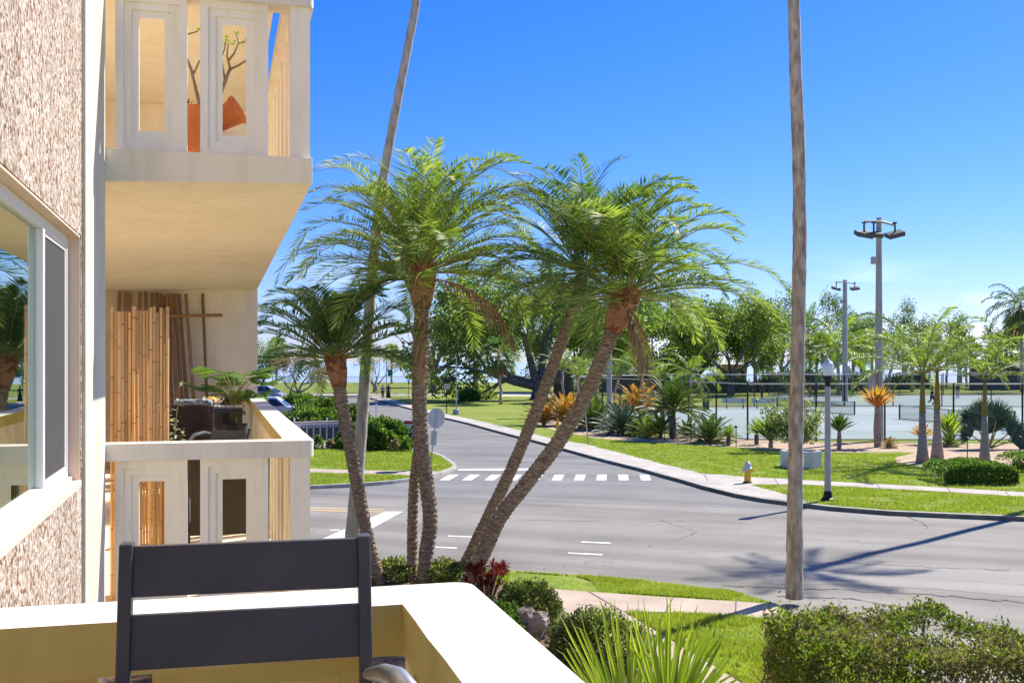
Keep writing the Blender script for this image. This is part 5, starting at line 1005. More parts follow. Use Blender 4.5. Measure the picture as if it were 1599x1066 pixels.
# foreground cabbage palm leaves
rg = random.Random(14); cb = Vector((.85, 6.1, Z1)); t = thing('cabbage_palm', 'bright yellow-green cabbage palm just below the rail with spread fan leaves', 'palm tree', cb); mb = MB(); dd_ = MB()
tr = MB(); tr.tube([(0, 0, 0), (0, 0, .8), (.02, 0, 1.75)], [.2, .17, .16], 12, rough=.2); tr.build('trunk', M['palmbark'], t)
for hub, tipc, Rr, spr, n in ((W(985, 1170, 6.2), W(960, 940, 6.5), .92, 1.75, 34), (W(1042, 1150, 5.8), W(1082, 960, 5.9), .80, 1.25, 26), (W(1100, 1200, 6.6), W(1200, 1120, 6.8), .7, 2.2, 24), (W(890, 1230, 6.7), W(800, 1150, 7.0), .7, 2.4, 24)):
    d = (tipc - hub).normalized(); mb.tube([(0, 0, 1.7), tuple((hub - cb) * .5 + Vector((0, 0, .85))), tuple(hub - cb)], [.03, .022, .016], 6, 1); 
    s0 = Vector((d.z, 0, -d.x)).normalized(); u = s0.cross(d).normalized()
    for k in range(n):
        a = spr * ((k + .5) / n - .5) + rg.uniform(-.025, .025); l = Rr * (1 - .12 * abs(2 * k / n - 1)) * rg.uniform(.86, 1.06); q = d * math.cos(a) + s0 * math.sin(a) + u * rg.uniform(-.1, .1); o = hub - cb
        wv_ = s0 * .017 * (1 if k % 2 else .8); P5 = []
        for j, (f, w_) in enumerate(((0, .25), (.3, 1), (.65, .75), (.88, .35), (1, .03))):
            c = o + q * (l * f) + Vector((0, 0, -.10 * f ** 3 * l * rg.uniform(0, 1.4))) + u * (.05 * f * f * rg.uniform(-1, 1)); P5.append((c - wv_ * w_, c + u * .008 * w_, c + wv_ * w_))
        vs = [tuple(v) for r3 in P5 for v in r3]; mb.add(vs, [(3 * j + i, 3 * j + i + 1, 3 * j + i + 4, 3 * j + i + 3) for j in range(4) for i in range(2)], 0)
mb.build('crown', [M['palmetto'], M['rachis']], t)
o = W(1075, 1110, 6.0) - cb
for k in range(15):
    a = rg.uniform(-.1, .9); d = Vector((math.sin(a), rg.uniform(-.3, .3), math.cos(a))); l = rg.uniform(.25, .55); pts = [o + Vector((rg.uniform(-.06, .06), 0, 0))]
    for j in range(4): d = (d + Vector((.22, 0, -.28 * j))).normalized(); pts.append(pts[-1] + d * l / 4)
    for j in range(4): w0, w1 = .010 * (1 - j / 4.5), .010 * (1 - (j + 1) / 4.5); dd_.add([tuple(pts[j] - Vector((w0, 0, 0))), tuple(pts[j] + Vector((w0, 0, 0))), tuple(pts[j + 1] + Vector((w1, 0, 0))), tuple(pts[j + 1] - Vector((w1, 0, 0)))], [(0, 1, 2, 3)])
dd_.build('dead_leaf', leafmat('bleached_leaf', (.38, .32, .22), (.6, .55, .42), (.5, .45, .3)), t)
# grass blades on the near lawns
def grass(name, poly, n, h, seed, z=Z1, w_=.008):
    rg = random.Random(seed); tri = tessellate_polygon([[Vector((p[0], p[1], 0)) for p in poly]]); P = [Vector((p[0], p[1], 0)) for p in poly]; T = [(P[a], P[b], P[c]) for a, b, c in tri]; A = [((b - a).cross(c - a)).length for a, b, c in T]; mb = MB()
    for T_, ar_ in zip(T, A):
        for k in range(int(n * ar_ / sum(A))):
            u, v = rg.random(), rg.random()
            if u + v > 1: u, v = 1 - u, 1 - v
            p = T_[0] + (T_[1] - T_[0]) * u + (T_[2] - T_[0]) * v; nz_ = mnoise.noise(p * .9) + .5 * mnoise.noise(p * 3)
            if nz_ < -.12 and rg.random() < .75: continue
            hh = h * rg.uniform(.5, 1.3) * (1 + .5 * nz_); a = rg.uniform(0, 6.28); s_ = Vector((math.cos(a), math.sin(a), 0)) * w_; e = Vector((rg.uniform(-1, 1), rg.uniform(-1, 1), 0)) * hh * .6
            mb.v.extend([tuple(p - s_ + Vector((0, 0, z))), tuple(p + s_ + Vector((0, 0, z))), tuple(p + e + Vector((0, 0, z + hh)))]); q = len(mb.v) - 3; mb.f.append((q, q + 1, q + 2)); mb.m.append(0)
    return tag(mb.build(name, M['grassblade']), 'short bright green blades growing on the near lawn', 'grass', kind='stuff')
s1 = g1(800, 892, 1000, 906, 1140, 922, 1208, 941, 1034, 930, 934, 923, 926, 908, 900, 899, 855, 897); grass('grass', s1, 24000, .05, 1)
s2 = g1(978, 956, 1100, 959, 1204, 969) + [(5.0, 16.5), (5.5, 14.5), (5.0, 10), (4.6, 9.6)] + g1(1150, 1060, 1067, 1010); grass('grass', s2, 60000, .075, 2)
s3 = g1(620, 881, 700, 885, 795, 891.5, 795, 915, 620, 905); grass('grass', s3, 12000, .07, 3)
grass('grass', near_grass, 26000, .07, 4, w_=.016)
s5 = g1(860, 684, 919, 695, 1016, 720, 1095, 739.5, 1161, 744.5, 1240, 748, 1330, 753, 1460, 760, 1599, 768, 1640, 770, 1640, 728, 1490, 728, 1440, 729, 1398, 723, 1397, 714, 1425, 708, 1320, 707.5, 1210, 705.5, 1166, 700.5, 1110, 697.5, 1050, 693.5, 990, 690.5, 930, 685.5, 895, 679); grass('grass', s5, 60000, .06, 5, w_=.022)
grass('grass', g1(480, 756, 560, 752.5, 610, 749, 650, 744, 600, 741.5, 480, 738.5), 12000, .06, 7, w_=.02)
grass('grass', cl[:0] + g1(480, 730.5, 560, 733, 640, 734.5, 684, 735, 702, 730, 705, 727, 700, 722, 686, 712, 668, 705.5, 640, 704, 480, 699), 34000, .06, 6, w_=.02)
# ------------------------------------------------------------------ street furniture and courts
def pole(mb, x, y, z0, z1, r0, r1=None, n=10): mb.tube([(x, y, z0), (x, y, z1)], [r0, r1 or r0], n)
# globe street lamp
b0 = at(1293, 781); t = thing('street_lamp', 'street lamp with clear acorn globe on a grey fluted pole by the kerb', 'street lamp', b0)
b = MB(); b.lathe([(.21, 0), (.21, .06), (.15, .10), (.13, .26), (.10, .32)], 8); b.build('base', M['dark'], t)
b = MB(); b.tube([(0, 0, .3), (0, 0, 3.6)], [.105, .085], 12); b.build('post', M['steel'], t)
b = MB(); b.lathe([(.07, 3.58), (.09, 3.63), (.085, 3.70), (.115, 3.78), (.135, 3.90), (.125, 3.94)], 14); b.build('lamp_holder', M['dark'], t)
b = MB(); b.lathe([(.10, 3.94), (.15, 4.06), (.17, 4.22), (.165, 4.30), (.12, 4.36), (.07, 4.42)], 18); b.build('globe', M['globe'], t, smooth=True)
b = MB(); b.lathe([(.172, 4.29), (.16, 4.33), (.10, 4.40), (.055, 4.47), (.02, 4.50), (.025, 4.55), (.008, 4.60)], 14); b.build('finial', flat('pale_finial', (.7, .72, .72)), t)
# hydrant
b0 = at(1168, 754); t = thing('fire_hydrant', 'yellow fire hydrant with silver bonnet standing in the pavement', 'hydrant', b0); HYm = flat('hydrant_yellow', (.72, .42, .04), .5); SVm = flat('hydrant_silver', (.50, .55, .56), .4)
b = MB(); b.lathe([(.17, 0), (.17, .05), (.12, .06), (.115, .10)], 16); b.build('base', flat('rusty_base', (.14, .07, .04)), t)
b = MB(); b.lathe([(.125, .08), (.12, .50), (.135, .52)], 16); b.build('barrel', HYm, t)
b = MB(); b.lathe([(.15, .50), (.155, .56), (.13, .58), (.125, .66), (.09, .74), (.03, .78), (.035, .82), (.01, .83)], 16); b.build('bonnet', SVm, t)
for a, m_ in ((3.3, SVm), (0.1, HYm)): b = MB(); d = Vector((math.cos(a), math.sin(a), 0)); b.tube([tuple(d * .08 + Vector((0, 0, .46))), tuple(d * .20 + Vector((0, 0, .46)))], [.06, .065], 10); b.build('outlet_cap', m_, t)
# planter ring
b0 = at(1251, 729); t = thing('round_planter', 'pale concrete octagonal planter box on the grass behind the lone tall trunk', 'planter', b0)
b = MB(); b.lathe([(.84, 0), (.84, .70), (.72, .70), (.70, .52)], 8); b.build('planter_wall', M['paleconc'], t, bevel=.015, rotz=.39)
b = MB(); b.cyl((0, 0, .52), .70, .70, .02, 8); b.build('soil', M['mulch'], t, rotz=.39)
# stop sign seen from behind
b0 = at(672, 731); t = thing('stop_sign', 'leaning stop sign seen from its bare grey back at the street corner', 'sign', b0)
top = W(683, 640, b0.y) - b0; b = MB(); b.tube([(0, 0, 0), tuple(top)], [.03, .03], 6); b.build('post', M['steel'], t)
BKm = flat('sign_back_metal', (.52, .53, .54), .5, .2)
def plate(parent, name, pts, c, th, m, ry=0, yoff=-.045):
    b = MB(); n = len(pts); V = [(c.x + x * math.cos(ry) + z * math.sin(ry), c.y + yoff - th, c.z - x * math.sin(ry) + z * math.cos(ry)) for x, z in pts] + [(c.x + x * math.cos(ry) + z * math.sin(ry), c.y + yoff, c.z - x * math.sin(ry) + z * math.cos(ry)) for x, z in pts]
    b.add(V, [tuple(range(n)), tuple(range(2 * n - 1, n - 1, -1))] + [(i + n, (i + 1) % n + n, (i + 1) % n, i) for i in range(n)]); return b.build(name, m, parent)
oc = [(.40 * math.cos(R(22.5 + 45 * k)) * .93, .40 * math.sin(R(22.5 + 45 * k)) * 1.1) for k in range(8)]
c = top * .86; plate(t, 'sign_plate', oc, c, .006, BKm, .10, .052); plate(t, 'sign_face', [(x * .97, z * .97) for x, z in oc], c, .004, flat('stop_red', (.6, .02, .02)), .10, .06)
c = top * .52; plate(t, 'lower_plate', [(-.13, -.30), (.13, -.30), (.13, .30), (-.13, .30)], c, .006, BKm, .08, .052)
# red and white folding sign
b0 = at(631, 700); t = thing('folding_sign', 'red and white folding board sign on the concrete strip beside the big rounded bush', 'sign', b0, -.25)
def tri_pl(parent, name, P, m): b = MB(); b.add(P, [tuple(range(len(P)))]); return b.build(name, m, parent)
WHm = flat('sign_white', (.80, .80, .80)); RDm = flat('sign_red', (.72, .05, .06)); BLm = flat('sign_blue', (.12, .35, .62))
b = MB(); b.add([(-.62, .45, 0), (-.62, .47, 0), (.35, .02, 1.35), (.35, 0, 1.35), (.62, .1, 0), (.60, -.2, 0)], [(0, 1, 2, 3)]); 
b = MB(); Mx = Matrix.Rotation(R(-8), 4, 'X'); b.box(-.05, .95, 0, .03, 0, 1.42, 0, Mx); fr_ = b.build('front_board', WHm, t)
b = MB(); b.box(-.05, .95, -.004, 0, 1.24, 1.40, 0, Mx); b.build('red_header', RDm, t); b = MB(); b.box(-.05, .95, -.004, 0, 0, .50, 0, Mx); b.build('red_footer', RDm, t)
b = MB(); b.lathe([(.085, 0), (.085, .004)], 12); o = b.build('dark_emblem', M['dark'], t); o.location = Mx @ Vector((.42, -.004, 1.08)); o.rotation_euler = (R(82), 0, 0)
b = MB()
for z, x0, x1 in ((.86, .12, .78), (.78, .08, .82), (.66, .2, .7)): b.box(x0, x1, -.004, 0, z, z + .05, 0, Mx)
b.build('blue_lettering', BLm, t)
b = MB()
for z, x0, x1 in ((.36, .1, .8), (.22, .15, .75), (.10, .1, .8)): b.box(x0, x1, -.008, -.004, z, z + .05, 0, Mx)
b.build('white_lettering', WHm, t)
b = MB(); b.add([(-.05, .03, 0), (-.05, .24, 1.40), (-.85, .55, 0), (-.07, .24, 1.40), (-.88, .60, 0), (-.08, .06, 0)], [(0, 1, 2), (5, 4, 3), (0, 2, 4, 5), (1, 3, 4, 2)]); b.build('side_board', flat('sign_grey', (.55, .52, .47)), t)
# wall with dark mailbox doors and white posts
m0 = at(462, 690); m1 = at(532, 687); d = (m1 - m0); ang = math.atan2(d.y, d.x); t = thing('mailbox_wall', 'low white wall with dark louvred doors beside the parking hedge', 'wall', m0, ang); ln_ = d.length
b = MB(); b.box(0, ln_, 0, .25, 0, 1.02); b.build('wall', M['paleconc'], t); b = MB(); b.box(-.05, ln_ + .05, -.05, .32, 1.02, 1.09); b.build('coping', M['pole'], t)
for k in range(6):
    x = ln_ * (.12 + k * .147); b = MB(); b.box(x, x + ln_ * .108, -.03, 0, .02, .88); o = b.build('dark_door', M['slate'], t); b = MB(); b.box(x + .05, x + ln_ * .108 - .05, -.036, -.03, .78, .83); b.build('door_label', WHm, o)
for i, (x, y, hh, lb) in enumerate(((460, 690, 32, 'white post at the left end of the mailbox wall'), (511, 684, 26, 'white post rising from the right half of the mailbox wall'), (588, 678, 42, 'white post standing in the big rounded bush by the street'))):
    b0 = at(x, y); b = MB(); b.tube([(0, 0, 0), (0, 0, (hh + 6) * b0.y / F)], [.05, .05], 8); o = b.build('marker_post', M['vinyl'], loc=b0); tag(o, lb, 'post')
b0 = at(604, 738); b = MB(); b.cyl((0, 0, .008), .45, .45, .01, 18); tag(b.build('manhole_cover', M['dark'], loc=b0), 'dark round utility cover in the corner pavement', 'cover')
# signs by the park pavement
b0 = at(698, 645); t = thing('sign_post', 'black post with a small pinkish sign plate beside the park pavement', 'sign', b0); k = b0.y / F
b = MB(); b.tube([(0, 0, 0), (0, 0, 54 * k)], [.045] * 2, 6); b.build('post', M['dark'], t); b = MB(); b.box(-.25, .25, -.07, -.05, 38 * k, 46 * k); b.build('sign_plate', flat('pinkish_sign', (.62, .42, .44)), t); b = MB(); b.box(-.35, .55, -.06, .06, 50 * k, 54 * k); b.build('top_bar', M['dark'], t)
b0 = at(713, 647); t = thing('park_lamp', 'slim grey lamp pole with dark side lantern and concrete foot', 'street lamp', b0); k = b0.y / F
b = MB(); b.tube([(0, 0, 0), (0, 0, 90 * k)], [.06, .045], 8); b.build('post', M['steel'], t); b = MB(); b.lathe([(.30, 0), (.27, .4), (.2, .45)], 12); b.build('foot', M['kerb'], t); b = MB(); b.lathe([(.05, 0), (.22, .05), (.24, .3), (.1, .5), (.03, .55)], 10, (-.28, 0, 51 * k)); b.build('lantern', M['dark'], t)
b0 = at(604, 621); t = thing('street_sign', 'green street sign on a thin pole above the walking people', 'sign', b0); k = b0.y / F
b = MB(); b.tube([(0, 0, 0), (0, 0, 75 * k)], [.05, .05], 6); b.build('post', M['steel'], t); b = MB(); b.box(.15, .75, -.04, .0, 34 * k, 44 * k); b.build('sign_plate', flat('sign_green', (.02, .22, .15)), t)
b0 = at(919, 694); t = thing('thin_pole', 'thin grey leaning pole at the pavement edge right of the leaning trunks', 'pole', b0); b = MB(); b.tube([(0, 0, 0), tuple(W(914, 636, b0.y) - b0)], [.035, .035], 6); b.build('post', M['steel'], t)
b0 = at(888, 682); t = thing('yard_sign', 'small red and white yard sign on the park grass between the leaning trunks', 'sign', b0); b = MB(); b.box(-.22, .25, 0, .03, .12, .48); b.build('red_panel', RDm, t); b = MB(); b.box(-.22, .25, 0, .03, .48, .62); b.build('white_panel', WHm, t)
for x_ in (-.2, .2): b = MB(); b.tube([(x_, .04, 0), (x_, .04, .6)], [.012] * 2, 5); b.build('stake', M['dark'], t)
b0 = at(871, 676); b = MB(); b.tube([(0, 0, 0), (0, 0, .80)], [.09, .09], 8); tag(b.build('yellow_post', HYm, loc=b0), 'yellow marker post just left of the red yard sign', 'post')
Gs = 'thin dark stakes with small lamps along the mulch bed'
for i, (x, y, lb) in enumerate(((1038, 687, 'dark garden stake light at the foot of the large sago'), (1079, 693, 'dark garden stake light left of the round sago'), (1150, 698, 'dark garden stake light by the little sago near the fence corner'), (1511, 722, 'dark garden stake light left of the rightmost royal palm'), (1593, 720, 'dark garden stake light at the far right of the mulch'), (887, 655, 'dark garden stake light behind the orange spiky plant'))):
    b0 = at(x, y); t = thing('garden_light', lb, 'garden light', b0, 0, Gs); b = MB(); b.tube([(0, 0, 0), (0, 0, 1.0)], [.022] * 2, 5); b.build('stake', M['dark'], t); b = MB(); b.lathe([(.03, 1.0), (.09, 1.02), (.07, 1.09), (.02, 1.12)], 8); b.build('lamp_head', M['dark'], t)
# court floodlight poles
def flood(label, px, py, pytop, heads, w0, w1, gap, box=None):
    b0 = at(px, py); t = thing('floodlight_pole', label, 'floodlight', b0); k = b0.y / F; h = H - (pytop - HY) * k - Z1
    b = MB(); b.tube([(0, 0, 0), (0, 0, h)], [w0 * k, w1 * k], 12); b.build('pole', M['pole'], t)
    b = MB(); a0, a1 = heads[0][0] * k, heads[-1][0] * k; b.tube([(a0, -.3, h - .25), (0, -.3, h - .25), (a1, -.3, h - .45)], [.07] * 3, 6); b.build('crossarm', M['steel'], t)
    for (dx, ry) in heads:
        x = dx * k; b = MB(); b.tube([(x, -.3, h - .35), (x, -.3, h - .85)], [.06] * 2, 6); b.tube([(x, -.3, h - .35), (x, -.3, h - .28)], [.14, .14], 8); Mx = Matrix.Translation((x, -.25, h - .95)) @ Matrix.Rotation(R(ry), 4, 'Y') @ Matrix.Rotation(R(18), 4, 'X')
        b.box(-.46, .46, -.38, .38, -.12, .12, 0, Mx); o = b.build('lamp_head', flat('lamp_housing', (.09, .09, .085)), t, bevel=.03); b = MB(); b.box(-.42, .42, -.36, .34, -.135, -.12, 0, Mx); b.build('lens', flat('floodlight_lens', (.55, .57, .55), .2), o)
    b = MB(); b.box(-w0 * k - .28, -w0 * k + .02, -.45, -.2, h - 2.6, h - 2.2); b.build('camera_box', M['steel'], t)
    if box: b = MB(); b.box((box[0]) * k, (box[1]) * k, -.3, .3, H - (box[3] - HY) * k - Z1, H - (box[2] - HY) * k - Z1); b.build('control_box', M['steel'], t, bevel=.02)
    return t
flood('near court floodlight pole with three lamp heads, tallest pole in view', 1373, 688, 340, ((-26, 10), (-11, 4), (22, -14)), 7.0, 4.0, 0, (-14, -7.4, 581, 612))
flood('far court floodlight pole with two lamp heads and grey box', 1320, 627, 437, ((-15, 14), (14, -8)), 4.6, 3.2, 0, (-2, 6.5, 571, 588))
flood('bluish court floodlight pole behind the palm with orange leaf bases', 952, 646, 432, ((-15, 14), (14, -8)), 4.4, 3.4, 0)
# chain link fences
def fence(label, pts, h, sp, r=.04, mid=False):
    t = thing('chain_link_fence', label, 'fence', (pts[0][0], pts[0][1], Z1)); o = Vector((pts[0][0], pts[0][1], 0)); src = None; rl = MB(); mh = MB()
    for i in range(len(pts) - 1):
        a = Vector((*pts[i], 0)) - o; b_ = Vector((*pts[i + 1], 0)) - o; n = max(1, round((b_ - a).length / sp))
        for z in ([h, .06] + ([h / 2] if mid else [])): rl.tube([tuple(a + Vector((0, 0, z))), tuple(b_ + Vector((0, 0, z)))], [r * .75] * 2, 6)
        mh.add([tuple(a), tuple(b_), tuple(b_ + Vector((0, 0, h))), tuple(a + Vector((0, 0, h)))], [(0, 1, 2, 3)])
        for k in range(n + (i == len(pts) - 2)):
            p_ = a.lerp(b_, k / n)
            if src is None: b = MB(); b.tube([(0, 0, 0), (0, 0, h + .05)], [r] * 2, 8); src = b.build('post', M['dark'], t); src.location = p_
            else: c = src.copy(); COL.objects.link(c); c.location = p_
    rl.build('rails', M['steel'], t); mh.build('mesh', M['chain'], t); return t
fence('black chain link fence with pale top rail closest along the planting bed', [(4.9, 89), (13.2, 59.2), (28.5, 59.0), (60, 61.5)], 3.15, 3.8, .05)
fence('tall far chain link fence behind the benches', [(4.9, 89.2), (14.6, 102.8), (33, 104.8), (70, 101)], 3.15, 4.4, .055)
fence('farthest chain link fence at the back of the right courts', [(33, 105), (33.5, 138), (80, 140)], 3.0, 6, .05)
# nets
def net(label, a, b_):
    a = Vector((*a, 0)); b_ = Vector((*b_, 0)); t = thing('tennis_net', label, 'net', (a.x, a.y, Z1)); d = b_ - a; nn = Vector((-d.y, d.x, 0)).normalized() * .02
    for p_ in (Vector((0, 0, 0)), d): b = MB(); b.tube([tuple(p_ + Vector((0, 0, 0))), tuple(p_ + Vector((0, 0, 1.14)))], [.06] * 2, 8); b.build('net_post', M['dark'], t)
    m_ = d * .5; b = MB(); b.add([tuple(Vector((0, 0, .06))), tuple(m_ + Vector((0, 0, .04))), tuple(m_ + Vector((0, 0, .9))), tuple(Vector((0, 0, 1.0)))], [(0, 1, 2, 3)]); b.add([tuple(m_ + Vector((0, 0, .04))), tuple(d + Vector((0, 0, .06))), tuple(d + Vector((0, 0, 1.0))), tuple(m_ + Vector((0, 0, .9)))], [(0, 1, 2, 3)]); b.build('net_mesh', M['netm'], t)
    b = MB(); b.tube([(0, 0, 1.08), tuple(m_ + Vector((0, 0, .93))), tuple(d + Vector((0, 0, 1.08)))], [.045] * 3, 6); b.build('net_tape', flat('pale_green_tape', (.35, .52, .45)), t); b = MB(); b.tube([(0, 0, .04), tuple(d + Vector((0, 0, .04)))], [.03] * 2, 5); b.build('bottom_cord', M['dark'], t)
net('tennis net on the left court with its post right of the globe lamp', (28.3, 87.3), (24.6, 98.0)); net('tennis net on the right court behind the royal palms', (33.3, 70.0), (29.6, 80.7))
# benches, bin
def bench(label, x, y, ln, rz, group):
    b0 = at(x, y); t = thing('court_bench', label, 'bench', b0, rz, group); PB = flat('pale_bench_slats', (.50, .54, .55))
    b = MB(); 
    for k in range(3): b.box(0, ln, k * .13, k * .13 + .11, .44, .48)
    b.build('seat', PB, t); b = MB(); 
    for k in range(3): b.box(0, ln, .42 + k * .03, .45 + k * .03, .56 + k * .14, .68 + k * .14)
    b.build('backrest', PB, t)
    for x_ in (ln * .18, ln * .82): b = MB(); b.tube([(x_, .02, 0), (x_, .2, .44), (x_, .5, .95)], [.03] * 3, 5); b.tube([(x_, .42, 0), (x_, .15, .44)], [.03] * 2, 5); b.build('leg_frame', M['dark'], t)
Gb = 'pale slatted benches along the courts'
bench('pale slatted bench left, next to the dark bin', 1129, 638, 2.4, 0, Gb); bench('pale slatted bench right of the first, left of the lone tall trunk', 1176, 638, 2.5, .05, Gb); bench('pale slatted bench at the right edge behind the fan-leaved palm', 1570, 690, 2.6, .1, Gb)
b0 = at(1103, 640); b = MB(); b.lathe([(.28, 0), (.34, .95), (.36, .96), (.36, 1.02), (.2, 1.03)], 14); tag(b.build('litter_bin', flat('bin_green', (.03, .05, .05)), loc=b0), 'dark round litter bin at the back of the court', 'bin')
b0 = at(1290, 608); t = thing('court_cabinet', 'pale green cabinet beside the fan palm, behind the globe lamp', 'cabinet', b0); b = MB(); b.box(-.6, .6, -.3, .3, 0, 1.6); b.build('body', flat('cabinet_green', (.30, .42, .40)), t, bevel=.03); b = MB(); b.box(-.52, .52, -.32, -.30, .1, 1.5); b.build('door', flat('cabinet_green2', (.34, .46, .44)), t)
b0 = at(885, 622); t = thing('storage_shed', 'tall dark grey shed behind the chain link fence between the leaning trunks', 'shed', b0); b = MB(); b.box(-1.5, .8, 0, 2, 0, 2.9); b.build('wall', flat('shed_grey', (.10, .09, .10)), t); b = MB(); b.box(-1.7, 1.0, -.2, 2.2, 2.9, 3.05); b.build('roof', M['dark'], t)
# far buildings
def building(label, x0, x1, yb, Y, h, wallc, roofc, win=3, name='park_building', rh=.9):
    X0 = (x0 - CX) / F * Y; X1 = (x1 - CX) / F * Y; t = thing(name, label, 'building', (X0, Y, Z1)); Wd = X1 - X0; b = MB(); b.box(0, Wd, 0, 5, 0, h); b.build('wall', flat('wall_' + name, wallc), t)
    b = MB(); b.add([(-.5, -.5, h), (Wd + .5, -.5, h), (Wd + .5, 5.5, h), (-.5, 5.5, h), (Wd * .2, 2.5, h + rh), (Wd * .8, 2.5, h + rh)], [(0, 1, 5, 4), (1, 2, 5), (2, 3, 4, 5), (3, 0, 4), (3, 2, 1, 0)]); b.build('roof', flat('roof_' + name, roofc), t)
    for k in range(win): x = Wd * (k + .35) / win; b = MB(); b.box(x, x + Wd * .3 / win, -.04, 0, h * .35, h * .75); b.build('window', M['glassdark'], t)
building('small orange-walled building with pale roof beyond the courts', 1128, 1166, 600, 175, 4.0, (.62, .36, .18), (.62, .60, .58))
building('low dark shelter with reddish panels beyond the right courts', 1535, 1625, 600, 168, 3.4, (.09, .075, .085), (.16, .15, .16), 4, 'shelter')
building('long pale low building glimpsed behind the bed palms', 905, 1010, 600, 185, 2.8, (.6, .58, .55), (.45, .42, .40), 5, 'pavilion')
# hammock
hp = at(794, 600); t = thing('hammock', 'red hammock slung low at the shore', 'hammock', hp); b = MB(); P_ = [(-1.9, 0, 1.5), (-1.1, 0, .8), (0, 0, .45), (1.1, 0, .75), (1.9, 0, 1.3)]
for i in range(4): a, c = P_[i], P_[i + 1]; w0, w1 = (.1, .5, .6, .5, .1)[i], (.1, .5, .6, .5, .1)[i + 1]; b.add([(a[0], -w0, a[2] + w0 * .5), (c[0], -w1, c[2] + w1 * .5), (c[0], 0, c[2]), (a[0], 0, a[2])], [(0, 1, 2, 3)]); b.add([(a[0], 0, a[2]), (c[0], 0, c[2]), (c[0], w1, c[2] + w1 * .5), (a[0], w0, a[2] + w0 * .5)], [(0, 1, 2, 3)])
b.build('cloth', flat('red_cloth', (.6, .06, .08)), t)
for s_ in (-1, 1): b = MB(); b.tube([(s_ * 2.0, 0, 0), (s_ * 2.0, 0, 1.7)], [.07] * 2, 6); b.build('post', M['twig'], t)
# park fence posts seen left
b0 = at(478, 640)
fence('thin wire fence along the park edge behind the parked cars', [(-29, 128), (-23.5, 128), (-18.0, 128), (-12.5, 128)], 2.6, 5.5, .04)
# ------------------------------------------------------------------ vehicles
def car(label, name, cat, loc, rz, L_, Wd, hb, ht, prof, gl, col, cabin):
    """prof: side outline of the body (x,z); gl: greenhouse outline"""
    t = thing(name, label, cat, loc, rz); PM = mat(name + '_paint', col, None, rough=.28, spec=.6)
    def loft(P, ws, nm, m_, par, bev=.03):
        b = MB(); n = len(P); vs = []
        for s_ in (-1, 1): vs += [(x, s_ * w_ * Wd / 2, z) for (x, z), w_ in zip(P, ws)]
        b.add(vs, [tuple(range(n)), tuple(range(2 * n - 1, n - 1, -1))] + [(i, i + n, (i + 1) % n + n, (i + 1) % n) for i in range(n)]); return b.build(nm, m_, par, bevel=bev)
    body = loft(prof, [1] * len(prof), 'body', PM, t, .06); cab = loft(gl, [1 if z < hb + .08 else .82 for x, z in gl], 'cabin', PM, t, .05)
    for (x0, x1, x2, x3) in cabin:
        for s_ in (-1, 1):
            b = MB(); y0, y1 = s_ * (Wd / 2 + .004), s_ * (Wd / 2 * .84 + .012); b.add([(x0, y0, hb + .09), (x1, y0, hb + .09), (x2, y1, ht - .12), (x3, y1, ht - .12)], [(0, 1, 2, 3)]); b.build('side_window', M['glassdark'], t)
    g = gl; b = MB(); b.add([(g[1][0] + .02, -Wd * .44, g[1][1] + .1), (g[1][0] + .02, Wd * .44, g[1][1] + .1), (g[2][0] + .03, Wd * .37, g[2][1] - .08), (g[2][0] + .03, -Wd * .37, g[2][1] - .08)], [(0, 1, 2, 3)]); b.build('windscreen', M['glassdark'], t)
    for x_ in (L_ * .19, L_ * .81):
        for s_ in (-1, 1):
            w_ = bpy.data.objects.new('wheel', None); COL.objects.link(w_); w_.parent = t; w_.location = (x_, s_ * (Wd / 2 - .1), .34); b = MB(); b.tube([(0, -.11, 0), (0, .11, 0)], [.34, .34], 18); b.build('tyre', M['rubber'], w_); b = MB(); b.tube([(0, -.125, 0), (0, .125, 0)], [.2, .2], 12); b.build('rim', M['silver'], w_)
    for s_ in (-1, 1):
        b = MB(); b.box(L_ - .16, L_ - .02, s_ * Wd * .36 - .15, s_ * Wd * .36 + .15, hb - .28, hb - .12); b.build('headlight', flat('headlight_glass', (.7, .72, .74), .1), t, bevel=.02); b = MB(); b.box(L_ * .58, L_ * .62, s_ * (Wd / 2 + .08) - .1, s_ * (Wd / 2 + .08) + .1, hb + .05, hb + .22); b.build('mirror', M['dark'], t, bevel=.02)
        b = MB(); b.box(L_ * .42, L_ * .47, s_ * (Wd / 2 + .01) - .015, s_ * (Wd / 2 + .01) + .015, hb - .12, hb - .08); b.build('door_handle', M['dark'], t)
    return t
pl = at(404, 655, 0); car('white extended cab pickup truck parked beyond the neighbouring rail', 'pickup_truck', 'pickup truck', (pl.x - 1.6, pl.y, .004), .06, 5.3, 1.85, 1.02, 1.75,
    [(.05, .45), (.05, 1.05), (3.6, 1.05), (4.9, .98), (5.25, .80), (5.3, .45), (4.8, .32), (.4, .32)], [(1.5, 1.03), (3.95, 1.03), (3.15, 1.72), (2.9, 1.78), (1.9, 1.76), (1.6, 1.66)], (.60, .60, .62), [(1.75, 2.35, 2.3, 1.9), (2.45, 3.72, 3.02, 2.42)])
pl = at(400, 625, 0); car('blue-grey minivan parked farther back at the balcony edge', 'minivan', 'car', (pl.x - 1.2, pl.y, .004), -.1, 4.6, 1.85, 1.0, 1.75,
    [(.03, .4), (.03, 1.0), (3.5, 1.02), (4.4, .85), (4.6, .5), (4.5, .3), (.3, .3)], [(.1, .98), (4.0, .98), (2.9, 1.68), (2.6, 1.76), (.6, 1.76), (.2, 1.6)], (.28, .33, .42), [(.4, 1.5, 1.5, .5), (1.6, 2.5, 2.45, 1.6), (2.6, 3.7, 2.9, 2.55)])
